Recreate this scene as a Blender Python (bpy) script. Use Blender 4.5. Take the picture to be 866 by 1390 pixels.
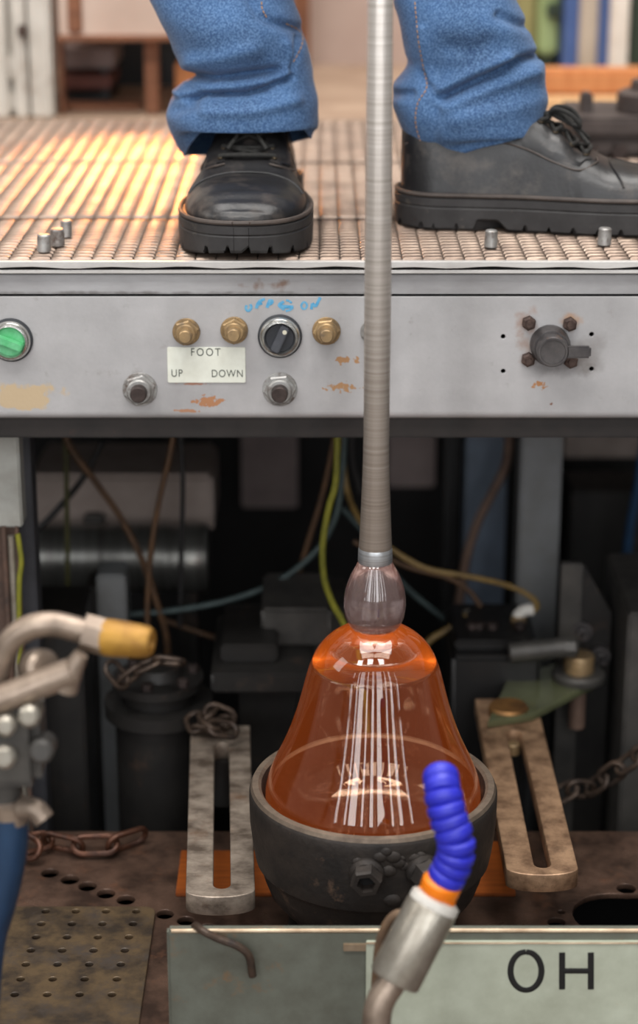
import bpy, bmesh, math, random
from mathutils import Vector, Matrix, noise
from mathutils.bvhtree import BVHTree
random.seed(7)
PI = math.pi
scene = bpy.context.scene
C = scene.collection
for o in list(bpy.data.objects):
    bpy.data.objects.remove(o)

# ------------------------------------------------------------------ camera
TH = math.radians(19.0); F = 2800.0; CAM = Vector((0, -2.0, 1.05))
cd = bpy.data.cameras.new('camera'); co = bpy.data.objects.new('camera', cd); C.objects.link(co)
co.location = CAM; co.rotation_euler = (PI/2 - TH, 0, 0)
cd.sensor_fit = 'VERTICAL'; cd.sensor_height = 36.0; cd.lens = F/1390*36.0
cd.clip_start = 0.05
cd.dof.use_dof = True; cd.dof.focus_distance = 1.96; cd.dof.aperture_fstop = 2.7
scene.camera = co

# ------------------------------------------------------------------ light
def lin(c):
    return tuple(((v/255)/12.92 if v/255 <= .04045 else ((v/255+.055)/1.055)**2.4) for v in c)
world = bpy.data.worlds.new('hall_daylight'); scene.world = world; world.use_nodes = True
wb = world.node_tree.nodes['Background']; wb.inputs[0].default_value = (1.0, .98, .95, 1); wb.inputs[1].default_value = 0.17
def area(name, loc, target, sx, sy, power, col=(1, 1, 1)):
    l = bpy.data.lights.new(name, 'AREA'); l.shape = 'RECTANGLE'; l.size = sx; l.size_y = sy; l.energy = power; l.color = col
    o = bpy.data.objects.new(name, l); C.objects.link(o); o.location = loc
    o.rotation_euler = (Vector(target)-Vector(loc)).to_track_quat('-Z', 'Y').to_euler(); return o
# tall narrow factory window bays behind the camera, skylights in the roof above
for i, (x, w) in enumerate(((-2.9, .22), (-2.0, .16), (-1.45, .55), (-.75, .14), (-.15, .22), (.55, .6), (1.25, .14), (1.9, .26), (2.9, .18))):
    area('window_bay_light', (x, -3.6, 1.95), (x, 0, 1.7), w, 3.1, 55*w, (.97, .98, 1))
for x in (-1.5, -.4, .7):
    area('front_skylight', (x, -1.75, 3.7), (x*.5, .1, .4), .55, 0.8, 32, (1, .985, .96))
area('roof_light', (0.2, 0.5, 4.2), (0.2, 0.5, 0), 3.0, 2.0, 190, (1, .97, .93))
area('hall_window_light', (-3.2, -0.6, 2.6), (0, 0, .5), 1.2, 1.6, 30, (1, .97, .93))
scene.view_settings.view_transform = 'Standard'
scene.view_settings.look = 'None'
scene.view_settings.gamma = 1.0
scene.view_settings.use_curve_mapping = False
scene.view_settings.exposure = 0.0

# ------------------------------------------------------------------ pixel helpers (build-time placement)
CT, ST = math.cos(TH), math.sin(TH)
def ray(px, py):
    u = (px-433)/F; v = (695-py)/F
    return Vector((u, CT+v*ST, -ST+v*CT))
def PY(px, py, Y):
    d = ray(px, py); return CAM + d*((Y-CAM.y)/d.y)
def PZ(px, py, Z):
    d = ray(px, py); return CAM + d*((Z-CAM.z)/d.z)
def sc(px, py, Y):
    d = ray(px, py); return F/((Y-CAM.y)/d.y)
def proj(p):
    q = p-CAM; w = q.y*CT-q.z*ST; v = q.y*ST+q.z*CT
    return 433+F*q.x/w, 695-F*v/w

# ------------------------------------------------------------------ materials
MATS = {}
def mat(name, c1, c2=None, rough=.5, metal=0., scale=30, bump=0., bscale=None, rust=None, stretch=(1, 1, 1), rvar=.12, trans=0., coat=0., spec=.5, emit=None, sheen=0, con=.18):
    m = bpy.data.materials.new(name); m.use_nodes = True; nt = m.node_tree; N = nt.nodes; L = nt.links
    b = N['Principled BSDF']
    b.inputs['Metallic'].default_value = metal; b.inputs['Roughness'].default_value = rough
    b.inputs['Transmission Weight'].default_value = trans; b.inputs['Coat Weight'].default_value = coat
    b.inputs['Specular IOR Level'].default_value = spec
    b.inputs['Sheen Weight'].default_value = sheen
    if emit: b.inputs['Emission Color'].default_value = (*lin(emit[0]), 1); b.inputs['Emission Strength'].default_value = emit[1]
    g = N.new('ShaderNodeNewGeometry'); mp = N.new('ShaderNodeMapping'); mp.inputs['Scale'].default_value = stretch
    L.new(g.outputs['Position'], mp.inputs[0])
    n = N.new('ShaderNodeTexNoise'); n.inputs['Scale'].default_value = scale; n.inputs['Detail'].default_value = 6; n.inputs['Roughness'].default_value = .65
    L.new(mp.outputs[0], n.inputs['Vector'])
    r = N.new('ShaderNodeMapRange'); r.inputs[1].default_value = .5-con; r.inputs[2].default_value = .5+con
    L.new(n.outputs[0], r.inputs[0])
    mx = N.new('ShaderNodeMix'); mx.data_type = 'RGBA'
    mx.inputs['A'].default_value = (*lin(c1), 1); mx.inputs['B'].default_value = (*lin(c2 or c1), 1)
    L.new(r.outputs[0], mx.inputs['Factor']); col = mx.outputs['Result']
    rr = N.new('ShaderNodeMapRange'); rr.inputs[3].default_value = max(.02, rough-rvar); rr.inputs[4].default_value = min(1, rough+rvar)
    L.new(n.outputs[0], rr.inputs[0]); L.new(rr.outputs[0], b.inputs['Roughness'])
    if rust:
        rc, lo, hi, rs = rust
        n2 = N.new('ShaderNodeTexNoise'); n2.inputs['Scale'].default_value = rs; n2.inputs['Detail'].default_value = 8; n2.inputs['Roughness'].default_value = .7
        L.new(g.outputs['Position'], n2.inputs['Vector'])
        r2 = N.new('ShaderNodeMapRange'); r2.inputs[1].default_value = lo; r2.inputs[2].default_value = hi; L.new(n2.outputs[0], r2.inputs[0])
        m2 = N.new('ShaderNodeMix'); m2.data_type = 'RGBA'; m2.inputs['B'].default_value = (*lin(rc), 1)
        L.new(r2.outputs[0], m2.inputs['Factor']); L.new(col, m2.inputs['A']); col = m2.outputs['Result']
        if metal > 0:
            r3 = N.new('ShaderNodeMapRange'); r3.inputs[3].default_value = metal; r3.inputs[4].default_value = metal*.2
            L.new(r2.outputs[0], r3.inputs[0]); L.new(r3.outputs[0], b.inputs['Metallic'])
    L.new(col, b.inputs['Base Color'])
    if bump:
        nb = N.new('ShaderNodeTexNoise'); nb.inputs['Scale'].default_value = bscale or scale*3; nb.inputs['Detail'].default_value = 5
        L.new(mp.outputs[0], nb.inputs['Vector'])
        bp = N.new('ShaderNodeBump'); bp.inputs['Strength'].default_value = bump; bp.inputs['Distance'].default_value = .002
        L.new(nb.outputs[0], bp.inputs['Height']); L.new(bp.outputs[0], b.inputs['Normal'])
    m['col'] = col.node.name
    MATS[name] = m; return m

mat('grating_steel', (150, 132, 118), (112, 96, 86), rough=.36, metal=.72, scale=18, rust=((120, 92, 70), .55, .75, 12))
mat('edge_steel', (226, 223, 219), (178, 174, 170), rough=.35, metal=.4, scale=25, stretch=(.3, 1, 1))
mat('black_rail', (34, 27, 24), (20, 16, 14), rough=.6, scale=30, rust=((60, 40, 30), .62, .8, 40))
mat('steel_bolt', (186, 186, 184), (134, 130, 126), rough=.42, metal=.6, scale=60, rust=((92, 78, 70), .52, .66, 70))
mat('dark_bolt', (82, 70, 66), (52, 44, 42), rough=.55, metal=.6, scale=80)
mat('rusty_bolt', (92, 74, 66), (58, 44, 40), rough=.65, metal=.4, scale=90, bump=.3)
mat('brass', (174, 146, 106), (128, 108, 82), rough=.45, metal=.6, scale=60, rust=((96, 84, 72), .54, .7, 60))
mat('old_brass', (150, 108, 62), (86, 60, 38), rough=.5, metal=.6, scale=40)
mat('chrome', (226, 226, 222), (178, 176, 172), rough=.22, metal=.9, scale=40)
mat('black_plastic', (44, 46, 52), (30, 32, 36), rough=.42, scale=60)
mat('grey_plastic', (74, 76, 82), (58, 60, 66), rough=.4, scale=60)
mat('rubber_seal', (40, 42, 46), (56, 58, 62), rough=.6, scale=60)
mat('green_plastic', (70, 168, 104), (118, 196, 146), rough=.4, scale=70)
mat('cream_dot', (205, 200, 180), rough=.5)
mat('sign_white', (226, 228, 216), (208, 208, 194), rough=.55, scale=40)
mat('engraved_black', (58, 62, 54), (84, 88, 78), rough=.7, scale=300)
mat('blue_marker', (40, 140, 190), (120, 176, 204), rough=.6, scale=220)
mat('hole_black', (8, 7, 7), rough=.9)
mat('valve_metal', (98, 94, 93), (68, 65, 66), rough=.42, metal=.6, scale=50, rust=((112, 84, 66), .58, .75, 40))
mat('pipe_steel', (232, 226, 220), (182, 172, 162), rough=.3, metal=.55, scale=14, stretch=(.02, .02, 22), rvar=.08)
mat('pipe_end', (214, 218, 222), (150, 146, 144), rough=.35, metal=.8, scale=20, stretch=(.02, .02, 20), rvar=.08)
mat('mould_iron', (54, 47, 42), (32, 28, 26), rough=.62, metal=.35, scale=35, bump=.35, bscale=160, rust=((96, 74, 58), .6, .75, 30))
mat('mould_rim', (120, 106, 92), (86, 74, 64), rough=.55, metal=.5, scale=40, bump=.25, bscale=200)
mat('bar_steel', (166, 152, 138), (92, 80, 70), rough=.42, metal=.5, con=.14, scale=42, stretch=(.7, 1.1, 1), bump=.2, bscale=120, rust=((98, 72, 52), .54, .72, 22))
mat('bar_steel_brown', (176, 142, 112), (108, 82, 62), rough=.45, metal=.45, con=.14, scale=42, bump=.2, bscale=120, rust=((84, 66, 52), .58, .74, 30))
mat('table_steel', (98, 76, 64), (58, 44, 37), rough=.3, metal=.4, con=.12, scale=22, bump=.12, bscale=140, rust=((96, 64, 46), .56, .74, 25))
mat('perforated_brass', (96, 79, 58), (54, 45, 37), rough=.42, metal=.4, con=.11, scale=30, bump=.15, rust=((60, 52, 46), .5, .65, 24))
mat('chain_rust', (92, 56, 38), (54, 34, 26), rough=.45, metal=.5, scale=60, bump=.4, bscale=180)
mat('chain_dark', (86, 70, 58), (50, 42, 38), rough=.5, metal=.5, scale=60, bump=.4, bscale=180)
mat('orange_streaked', (150, 78, 28), (112, 54, 18), rough=.4, scale=10, stretch=(1, 14, 1))
mat('rail_paint', (108, 112, 102), (86, 86, 76), rough=.45, metal=.1, scale=20, rust=((120, 90, 60), .6, .74, 22))
mat('rail_edge', (176, 158, 134), (140, 118, 94), rough=.4, metal=.5, scale=30)
mat('enamel_pale', (186, 192, 174), (160, 164, 146), rough=.35, scale=16, rust=((170, 140, 104), .62, .76, 20))
mat('enamel_black', (22, 24, 24), rough=.4)
mat('blue_plastic', (44, 48, 190), (34, 36, 160), rough=.45, scale=40)
mat('orange_plastic', (246, 138, 14), (232, 112, 8), rough=.45, scale=30)
mat('nickel', (178, 172, 160), (140, 132, 120), rough=.34, metal=.7, scale=40)
mat('white_plastic', (214, 210, 202), (190, 186, 178), rough=.4, scale=40)
mat('cord_brown', (112, 88, 64), (84, 64, 48), rough=.7, scale=60)
mat('nozzle_yellow', (176, 132, 52), (122, 84, 32), rough=.5, metal=.35, scale=40, rust=((90, 66, 40), .6, .75, 50))
mat('worn_pipe', (168, 150, 134), (112, 98, 86), rough=.38, metal=.55, scale=25)
mat('blue_paint', (32, 62, 94), (20, 38, 58), rough=.4, scale=24, stretch=(1, 1, .3))
mat('post_white', (168, 168, 162), (144, 142, 134), rough=.6, scale=30, rust=((140, 98, 70), .64, .76, 18))
mat('post_dark', (62, 62, 66), (44, 44, 48), rough=.6, scale=20)
mat('post_rust', (96, 72, 60), (60, 48, 42), rough=.7, scale=40, bump=.4)
mat('grey_paint', (98, 110, 126), (82, 92, 104), rough=.55, scale=14)
mat('grey_paint_warm', (116, 118, 120), (100, 100, 98), rough=.55, scale=14)
mat('machine_dark', (42, 40, 38), (28, 26, 25), rough=.5, metal=.3, scale=24, rust=((66, 50, 40), .58, .74, 20))
mat('machine_grey', (84, 81, 77), (60, 58, 56), rough=.5, metal=.35, scale=24)
mat('motor_cream', (150, 136, 128), (128, 114, 106), rough=.6, scale=16, rust=((90, 70, 62), .6, .75, 14))
mat('motor_steel', (136, 136, 132), (96, 94, 90), rough=.32, metal=.75, scale=14, stretch=(6, .4, .4))
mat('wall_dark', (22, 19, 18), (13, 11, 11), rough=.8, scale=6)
mat('hall_floor', (158, 150, 140), (132, 124, 114), rough=.6, scale=6)
mat('black_box', (26, 25, 25), (16, 15, 15), rough=.5, scale=30)
mat('cable_yellow', (132, 130, 40), (100, 100, 30), rough=.5, scale=60)
mat('cable_tan', (128, 104, 58), (96, 76, 42), rough=.5, scale=60)
mat('cable_brown', (92, 64, 38), (62, 44, 30), rough=.6, scale=60)
mat('cable_olive', (74, 72, 34), (54, 52, 26), rough=.6, scale=60)
mat('cable_teal', (62, 76, 75), (46, 57, 57), rough=.6, scale=60)
mat('cable_black', (34, 32, 32), (24, 22, 22), rough=.5, scale=60)
mat('pipe_copper', (128, 104, 90), (100, 80, 70), rough=.5, metal=.3, scale=40)
mat('pipe_blue', (34, 74, 112), (26, 56, 86), rough=.5, scale=40)
mat('paper_white', (206, 206, 194), (184, 184, 170), rough=.7, scale=30)
mat('glassy_green', (108, 112, 82), (80, 82, 60), rough=.22, metal=.35, scale=20, coat=.6)
mat('leather', (36, 35, 36), (24, 23, 24), rough=.38, scale=30, bump=.15, bscale=260, rust=((84, 76, 70), .52, .78, 22))
mat('sole_rubber', (50, 48, 48), (36, 34, 34), rough=.6, scale=40, bump=.2, bscale=120, rust=((104, 96, 86), .6, .78, 26))
mat('welt_brown', (76, 66, 60), (56, 48, 44), rough=.6, scale=60)
mat('lace_black', (40, 39, 36), (26, 25, 24), rough=.8, scale=300, bump=.6, bscale=900)
mat('eyelet_metal', (96, 84, 66), (60, 52, 44), rough=.45, metal=.7, scale=60)
mat('stitch_tan', (176, 140, 110), (150, 116, 90), rough=.8, scale=60)
mat('wall_pink', (188, 166, 154), (172, 148, 136), rough=.85, scale=5)
mat('door_white', (206, 200, 190), (186, 178, 166), rough=.6, scale=12, rust=((150, 132, 116), .6, .75, 8))
mat('bench_cream', (206, 184, 168), (190, 164, 148), rough=.7, scale=8)
mat('wood_brown', (140, 90, 60), (104, 64, 42), rough=.65, scale=10, stretch=(1, 1, 8))
mat('wood_red', (120, 72, 62), (92, 54, 46), rough=.7, scale=10, stretch=(8, 1, 1))
mat('board_grey', (150, 134, 130), (124, 110, 108), rough=.7, scale=12)
mat('concrete', (176, 150, 128), (150, 124, 104), rough=.7, scale=10)
mat('machine_green', (158, 176, 122), (138, 156, 102), rough=.5, scale=12)
mat('olive_post', (146, 138, 88), (128, 120, 74), rough=.5, scale=12)
mat('dark_green', (52, 68, 48), (38, 50, 36), rough=.6, scale=12)
mat('cabinet_blue', (84, 112, 170), (72, 98, 152), rough=.5, scale=12)
mat('pole_beige', (190, 176, 158), (168, 154, 136), rough=.55, scale=12)
mat('pole_white', (226, 218, 206), (206, 196, 182), rough=.55, scale=12)
mat('timber_orange', (206, 138, 84), (186, 116, 66), rough=.6, scale=10, stretch=(8, 1, 1))
mat('timber_pale', (232, 196, 150), (218, 178, 130), rough=.6, scale=10, stretch=(8, 1, 1))
mat('cast_iron', (90, 80, 76), (62, 54, 52), rough=.6, metal=.3, scale=18, bump=.3, bscale=90)

def denim():
    m = mat('denim', (38, 68, 108), (58, 92, 136), rough=.85, scale=22, sheen=.1)
    nt = m.node_tree; N = nt.nodes; L = nt.links; b = N['Principled BSDF']
    g = N.new('ShaderNodeNewGeometry')
    n = N.new('ShaderNodeTexNoise'); n.inputs['Scale'].default_value = 520; n.inputs['Detail'].default_value = 3; L.new(g.outputs[0], n.inputs['Vector'])
    r = N.new('ShaderNodeMapRange'); r.inputs[1].default_value = .4; r.inputs[2].default_value = .72; r.inputs[3].default_value = 0; r.inputs[4].default_value = .6; L.new(n.outputs[0], r.inputs[0])
    src = b.inputs['Base Color'].links[0].from_socket
    mx = N.new('ShaderNodeMix'); mx.data_type = 'RGBA'; mx.inputs['B'].default_value = (*lin((116, 152, 192)), 1)
    L.new(r.outputs[0], mx.inputs['Factor']); L.new(src, mx.inputs['A']); L.new(mx.outputs['Result'], b.inputs['Base Color'])
    bp = N.new('ShaderNodeBump'); bp.inputs['Strength'].default_value = .35; bp.inputs['Distance'].default_value = .001; L.new(n.outputs[0], bp.inputs['Height']); L.new(bp.outputs[0], b.inputs['Normal'])
denim()

def stain_nodes(m, stains):
    """local stains of a panel: (x, z, rx, rz, colour, threshold, noise scale)"""
    nt = m.node_tree; N = nt.nodes; L = nt.links; b = N['Principled BSDF']
    g = N.new('ShaderNodeNewGeometry')
    for (x, z, rx, rz, c, thr, ns, soft) in stains:
        mp = N.new('ShaderNodeMapping'); mp.vector_type = 'POINT'
        mp.inputs['Location'].default_value = (-x/rx, 0, -z/rz); mp.inputs['Scale'].default_value = (1/rx, 0, 1/rz)
        L.new(g.outputs['Position'], mp.inputs[0])
        ln = N.new('ShaderNodeVectorMath'); ln.operation = 'LENGTH'; L.new(mp.outputs[0], ln.inputs[0])
        n = N.new('ShaderNodeTexNoise'); n.inputs['Scale'].default_value = ns; n.inputs['Detail'].default_value = 6; L.new(g.outputs['Position'], n.inputs['Vector'])
        a = N.new('ShaderNodeMath'); a.operation = 'MULTIPLY_ADD'; a.inputs[1].default_value = 2.4; L.new(n.outputs[0], a.inputs[0])
        mu = N.new('ShaderNodeMath'); mu.operation = 'MULTIPLY'; mu.inputs[1].default_value = -1; L.new(ln.outputs['Value'], mu.inputs[0]); L.new(mu.outputs[0], a.inputs[2])
        r = N.new('ShaderNodeMapRange'); r.inputs[1].default_value = thr; r.inputs[2].default_value = thr+soft; r.inputs[4].default_value = .9; L.new(a.outputs[0], r.inputs[0])
        src = b.inputs['Base Color'].links[0].from_socket
        mx = N.new('ShaderNodeMix'); mx.data_type = 'RGBA'; mx.inputs['B'].default_value = (*lin(c), 1)
        L.new(r.outputs[0], mx.inputs['Factor']); L.new(src, mx.inputs['A']); L.new(mx.outputs['Result'], b.inputs['Base Color'])

pm = mat('panel_steel', (184, 182, 182), (158, 156, 156), rough=.5, metal=.25, scale=9, bump=.08, bscale=260, rust=((138, 132, 128), .6, .78, 40))
def stn(px, py, rx, rz, c, thr=.5, ns=60, soft=.15):
    p = PY(px, py, 0); s = sc(px, py, 0); return (p.x, p.z, rx/s, rz/s, c, thr, ns, soft)
stain_nodes(pm, [stn(30, 536, 60, 26, (196, 172, 136), .45, 45), stn(283, 545, 24, 12, (172, 116, 72), .5, 170, .12), stn(255, 558, 26, 4, (170, 120, 84), .62, 160, .1),
                 stn(468, 489, 26, 8, (168, 122, 74), .6, 170, .1), stn(464, 526, 34, 12, (168, 124, 78), .68, 190, .1), stn(262, 521, 30, 3, (170, 120, 96), .7, 120, .2),
                 stn(714, 440, 20, 26, (150, 108, 80), .35, 60, .8), stn(774, 434, 19, 22, (176, 130, 88), .35, 60, .8), stn(716, 465, 18, 42, (150, 122, 104), .4, 60, .9),
                 stn(733, 522, 24, 12, (172, 116, 60), .85, 230, .1), stn(755, 500, 50, 20, (92, 88, 88), .3, 40, 1.1), stn(798, 480, 44, 40, (116, 110, 106), .4, 40, 1.1), stn(748, 549, 9, 5, (120, 72, 44), .8, 150, .2)])
bm_ = mat('panel_band', (172, 171, 172), (140, 138, 138), rough=.5, metal=.25, scale=14, bump=.08, bscale=260, stretch=(.4, 1, 1))
stain_nodes(bm_, [stn(368, 387, 60, 13, (116, 92, 78), .72, 70, .5), stn(180, 398, 500, 4, (110, 106, 104), .5, 60, .8)])

def glass_mat():
    m = bpy.data.materials.new('hot_glass'); m.use_nodes = True; nt = m.node_tree; N = nt.nodes; L = nt.links
    b = N['Principled BSDF']; b.inputs['Base Color'].default_value = (1, .86, .74, 1); b.inputs['Transmission Weight'].default_value = 1
    b.inputs['Roughness'].default_value = .0; b.inputs['IOR'].default_value = 1.5
    e = N.new('ShaderNodeEmission'); e.inputs[0].default_value = (1, .19, .022, 1); e.inputs[1].default_value = 11.0
    L.new(e.outputs[0], N['Material Output'].inputs['Volume'])
    MATS['hot_glass'] = m
    m = bpy.data.materials.new('moil_glass'); m.use_nodes = True; nt = m.node_tree; N = nt.nodes; L = nt.links
    b = N['Principled BSDF']; b.inputs['Base Color'].default_value = (*lin((150, 138, 136)), 1); b.inputs['Transmission Weight'].default_value = .8
    b.inputs['Roughness'].default_value = .12; b.inputs['IOR'].default_value = 1.5; b.inputs['Coat Weight'].default_value = 1; b.inputs['Coat Roughness'].default_value = .02
    e = N.new('ShaderNodeEmission'); e.inputs[0].default_value = (1, .16, .03, 1); e.inputs[1].default_value = 1.0
    L.new(e.outputs[0], N['Material Output'].inputs['Volume'])
    MATS['moil_glass'] = m
glass_mat()
def oxide_shade(m, z0, z1, c):
    # heat oxidation near the glass and shade under the platform, darkened into colour
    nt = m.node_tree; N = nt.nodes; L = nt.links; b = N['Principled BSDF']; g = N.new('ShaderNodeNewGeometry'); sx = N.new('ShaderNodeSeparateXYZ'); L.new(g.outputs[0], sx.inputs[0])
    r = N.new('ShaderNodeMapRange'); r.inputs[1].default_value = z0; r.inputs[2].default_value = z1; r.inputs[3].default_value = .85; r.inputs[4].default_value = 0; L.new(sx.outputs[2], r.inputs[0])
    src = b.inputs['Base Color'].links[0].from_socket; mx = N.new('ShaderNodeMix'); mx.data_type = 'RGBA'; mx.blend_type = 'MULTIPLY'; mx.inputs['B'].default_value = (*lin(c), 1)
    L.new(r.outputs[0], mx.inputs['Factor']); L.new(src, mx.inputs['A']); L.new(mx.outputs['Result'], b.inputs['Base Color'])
oxide_shade(MATS['pipe_steel'], .45, .85, (158, 146, 136))

# ------------------------------------------------------------------ mesh helpers
ORG = {}
def thing(name, label, cat, loc, group=None):
    o = bpy.data.objects.new(name, None); C.objects.link(o); o.location = loc; o.empty_display_size = .03
    o['label'] = label; o['category'] = cat
    if group: o['group'] = group
    ORG[o.name] = Vector(loc); return o
def tag(o, label, cat, group=None):
    o['label'] = label; o['category'] = cat
    if group: o['group'] = group
    return o
def finish(me, matname, smooth=.6):
    me.materials.clear(); me.materials.append(MATS[matname])
    if smooth:
        me.shade_smooth(); me.set_sharp_from_angle(angle=smooth)
def obj(name, bm, matname, parent=None, label=None, kind=None, smooth=.6, recalc=True):
    """bm holds WORLD coordinates; linked as one mesh object"""
    if isinstance(bm, bmesh.types.BMesh):
        if recalc: bmesh.ops.recalc_face_normals(bm, faces=bm.faces)
        me = bpy.data.meshes.new(name); bm.to_mesh(me); bm.free()
    else:
        me = bm
    finish(me, matname, smooth)
    o = bpy.data.objects.new(name, me); C.objects.link(o)
    if parent is not None:
        org = ORG[parent.name]; me.transform(Matrix.Translation(-org)); o.parent = parent; ORG[o.name] = org
    else:
        xs = [v.co for v in me.vertices]
        c = Vector(((min(v.x for v in xs)+max(v.x for v in xs))/2, (min(v.y for v in xs)+max(v.y for v in xs))/2, min(v.z for v in xs)))
        me.transform(Matrix.Translation(-c)); o.location = c; ORG[o.name] = c
    if label: o['label'] = label
    if kind: o['kind'] = kind
    return o
def struct(name, bm, matname, parent=None, smooth=.6):
    o = obj(name, bm, matname, parent, smooth=smooth)
    if parent is None: o['kind'] = 'structure'
    return o
def B(): return bmesh.new()
def box(bm, x0, x1, y0, y1, z0, z1, bev=0, M=None, seg=2):
    t = bmesh.new()
    vs = [t.verts.new((x, y, z)) for x in (x0, x1) for y in (y0, y1) for z in (z0, z1)]
    for f in ((0, 1, 3, 2), (4, 6, 7, 5), (0, 4, 5, 1), (2, 3, 7, 6), (0, 2, 6, 4), (1, 5, 7, 3)): t.faces.new([vs[i] for i in f])
    if bev: bmesh.ops.bevel(t, geom=t.edges[:], offset=bev, segments=seg, affect='EDGES')
    if M is not None: t.transform(M)
    me = bpy.data.meshes.new('t'); t.to_mesh(me); t.free(); bm.from_mesh(me); bpy.data.meshes.remove(me); return bm
def frame_to(a, d, up=None):
    d = Vector(d).normalized(); q = d.to_track_quat('Z', 'Y'); return Matrix.Translation(a) @ q.to_matrix().to_4x4()
def lathe(bm, prof, M=None, n=48, closed=False, rot=0):
    """prof: (r, h) pairs about local Z"""
    M = M or Matrix.Identity(4); rings = []
    for r, h in prof:
        if r < 1e-6: rings.append([bm.verts.new(M @ Vector((0, 0, h)))])
        else: rings.append([bm.verts.new(M @ Vector((r*math.cos(2*PI*i/n+rot), r*math.sin(2*PI*i/n+rot), h))) for i in range(n)])
    pairs = list(zip(rings, rings[1:]))
    if closed: pairs.append((rings[-1], rings[0]))
    for a, b in pairs:
        for i in range(n):
            j = (i+1) % n
            if len(a) == 1 and len(b) == 1: continue
            if len(a) == 1: bm.faces.new((a[0], b[i], b[j]))
            elif len(b) == 1: bm.faces.new((a[i], b[0], a[j]))
            else: bm.faces.new((a[i], b[i], b[j], a[j]))
    return bm
def cyl(bm, a, b, r, r2=None, n=24, bev=0):
    a = Vector(a); b = Vector(b); h = (b-a).length; r2 = r if r2 is None else r2
    pr = [(0, 0), (r-bev, 0), (r, bev), (r2, h-bev), (r2-bev, h), (0, h)] if bev else [(0, 0), (r, 0), (r2, h), (0, h)]
    return lathe(bm, pr, frame_to(a, b-a), n)
def hexa(bm, a, b, r, bev=.0008, rot=0):
    a = Vector(a); b = Vector(b); h = (b-a).length
    return lathe(bm, [(0, 0), (r, 0), (r, h-bev), (r-bev*1.5, h), (0, h)], frame_to(a, b-a), 6, rot=rot)
def smooth_path(pts, sub=8):
    P = [Vector(p) for p in pts]
    if len(P) < 3: return P
    out = []; Q = [2*P[0]-P[1]]+P+[2*P[-1]-P[-2]]
    for i in range(1, len(Q)-2):
        for k in range(sub):
            t = k/sub; a, b, c, d = Q[i-1], Q[i], Q[i+1], Q[i+2]
            out.append(.5*((2*b)+(c-a)*t+(2*a-5*b+4*c-d)*t*t+(3*b-a-3*c+d)*t**3))
    out.append(P[-1]); return out
def tube(bm, pts, r, n=10, sub=8, closed=False, flat=None):
    """tube along a smoothed path; r number or list (per control point)"""
    P = smooth_path(pts, sub) if not closed else [Vector(p) for p in pts]
    m = len(P)
    def rad(i):
        if not isinstance(r, (list, tuple)): return r
        t = i/(m-1)*(len(r)-1); k = min(int(t), len(r)-2); return r[k]+(r[k+1]-r[k])*(t-k)
    up = None; rings = []
    for i in range(m):
        if closed: d = P[(i+1) % m]-P[i-1]
        else: d = P[min(i+1, m-1)]-P[max(i-1, 0)]
        d.normalize()
        if up is None: up = Vector((0, 0, 1)) if abs(d.z) < .9 else Vector((0, 1, 0))
        s = d.cross(up).normalized(); up = s.cross(d).normalized()
        R = rad(i); rings.append([bm.verts.new(P[i]+(s*math.cos(2*PI*k/n)+up*math.sin(2*PI*k/n)*(flat or 1))*R) for k in range(n)])
    for i in range(m if closed else m-1):
        a, b = rings[i], rings[(i+1) % m]
        for k in range(n): bm.faces.new((a[k], b[k], b[(k+1) % n], a[(k+1) % n]))
    if not closed: bm.faces.new(rings[0]); bm.faces.new(rings[-1][::-1])
    return bm
def plate(outline, holes, z0, z1, bev=0, M=None):
    """extruded 2-D outline with holes -> mesh"""
    cu = bpy.data.curves.new('tmp', 'CURVE'); cu.dimensions = '2D'; cu.fill_mode = 'BOTH'
    for pts in [outline]+list(holes):
        s = cu.splines.new('POLY'); s.points.add(len(pts)-1)
        for p, q in zip(s.points, pts): p.co = (q[0], q[1], 0, 1)
        s.use_cyclic_u = True
    cu.extrude = (z1-z0)/2-bev; cu.bevel_depth = bev; cu.bevel_resolution = 1; cu.offset = -bev
    o = bpy.data.objects.new('tmp', cu); C.objects.link(o); bpy.context.view_layer.update()
    me = bpy.data.meshes.new_from_object(o.evaluated_get(bpy.context.evaluated_depsgraph_get()))
    bpy.data.objects.remove(o); bpy.data.curves.remove(cu)
    me.transform(Matrix.Translation((0, 0, (z0+z1)/2)))
    if M is not None: me.transform(M)
    return me
def circ(x, y, r, n=24, ry=None): return [(x+r*math.cos(2*PI*i/n), y+(ry or r)*math.sin(2*PI*i/n)) for i in range(n)]
def stadium(x, y0, y1, r, n=12):
    return [(x+r*math.cos(PI+PI*i/n), y0+r*math.sin(PI+PI*i/n)) for i in range(n+1)]+[(x+r*math.cos(PI*i/n), y1+r*math.sin(PI*i/n)) for i in range(n+1)]
def rrect(x0, x1, y0, y1, r, n=6):
    out = []
    for cx, cy, a in ((x1-r, y1-r, 0), (x0+r, y1-r, PI/2), (x0+r, y0+r, PI), (x1-r, y0+r, 1.5*PI)):
        out += [(cx+r*math.cos(a+PI/2*i/n), cy+r*math.sin(a+PI/2*i/n)) for i in range(n+1)]
    return out
def text_mesh(s, size, M, ext=.0004, spacing=1.0, shear=0, bold=0):
    cu = bpy.data.curves.new('tmp', 'FONT'); cu.body = s; cu.size = size; cu.extrude = ext; cu.space_character = spacing; cu.shear = shear; cu.offset = bold
    cu.align_x = 'CENTER'; cu.align_y = 'CENTER'
    o = bpy.data.objects.new('tmp', cu); C.objects.link(o); bpy.context.view_layer.update()
    me = bpy.data.meshes.new_from_object(o.evaluated_get(bpy.context.evaluated_depsgraph_get()))
    bpy.data.objects.remove(o); bpy.data.curves.remove(cu); me.transform(M); return me
FRONT = Matrix.Rotation(PI/2, 4, 'X')     # local XY plane -> facing -Y
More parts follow.
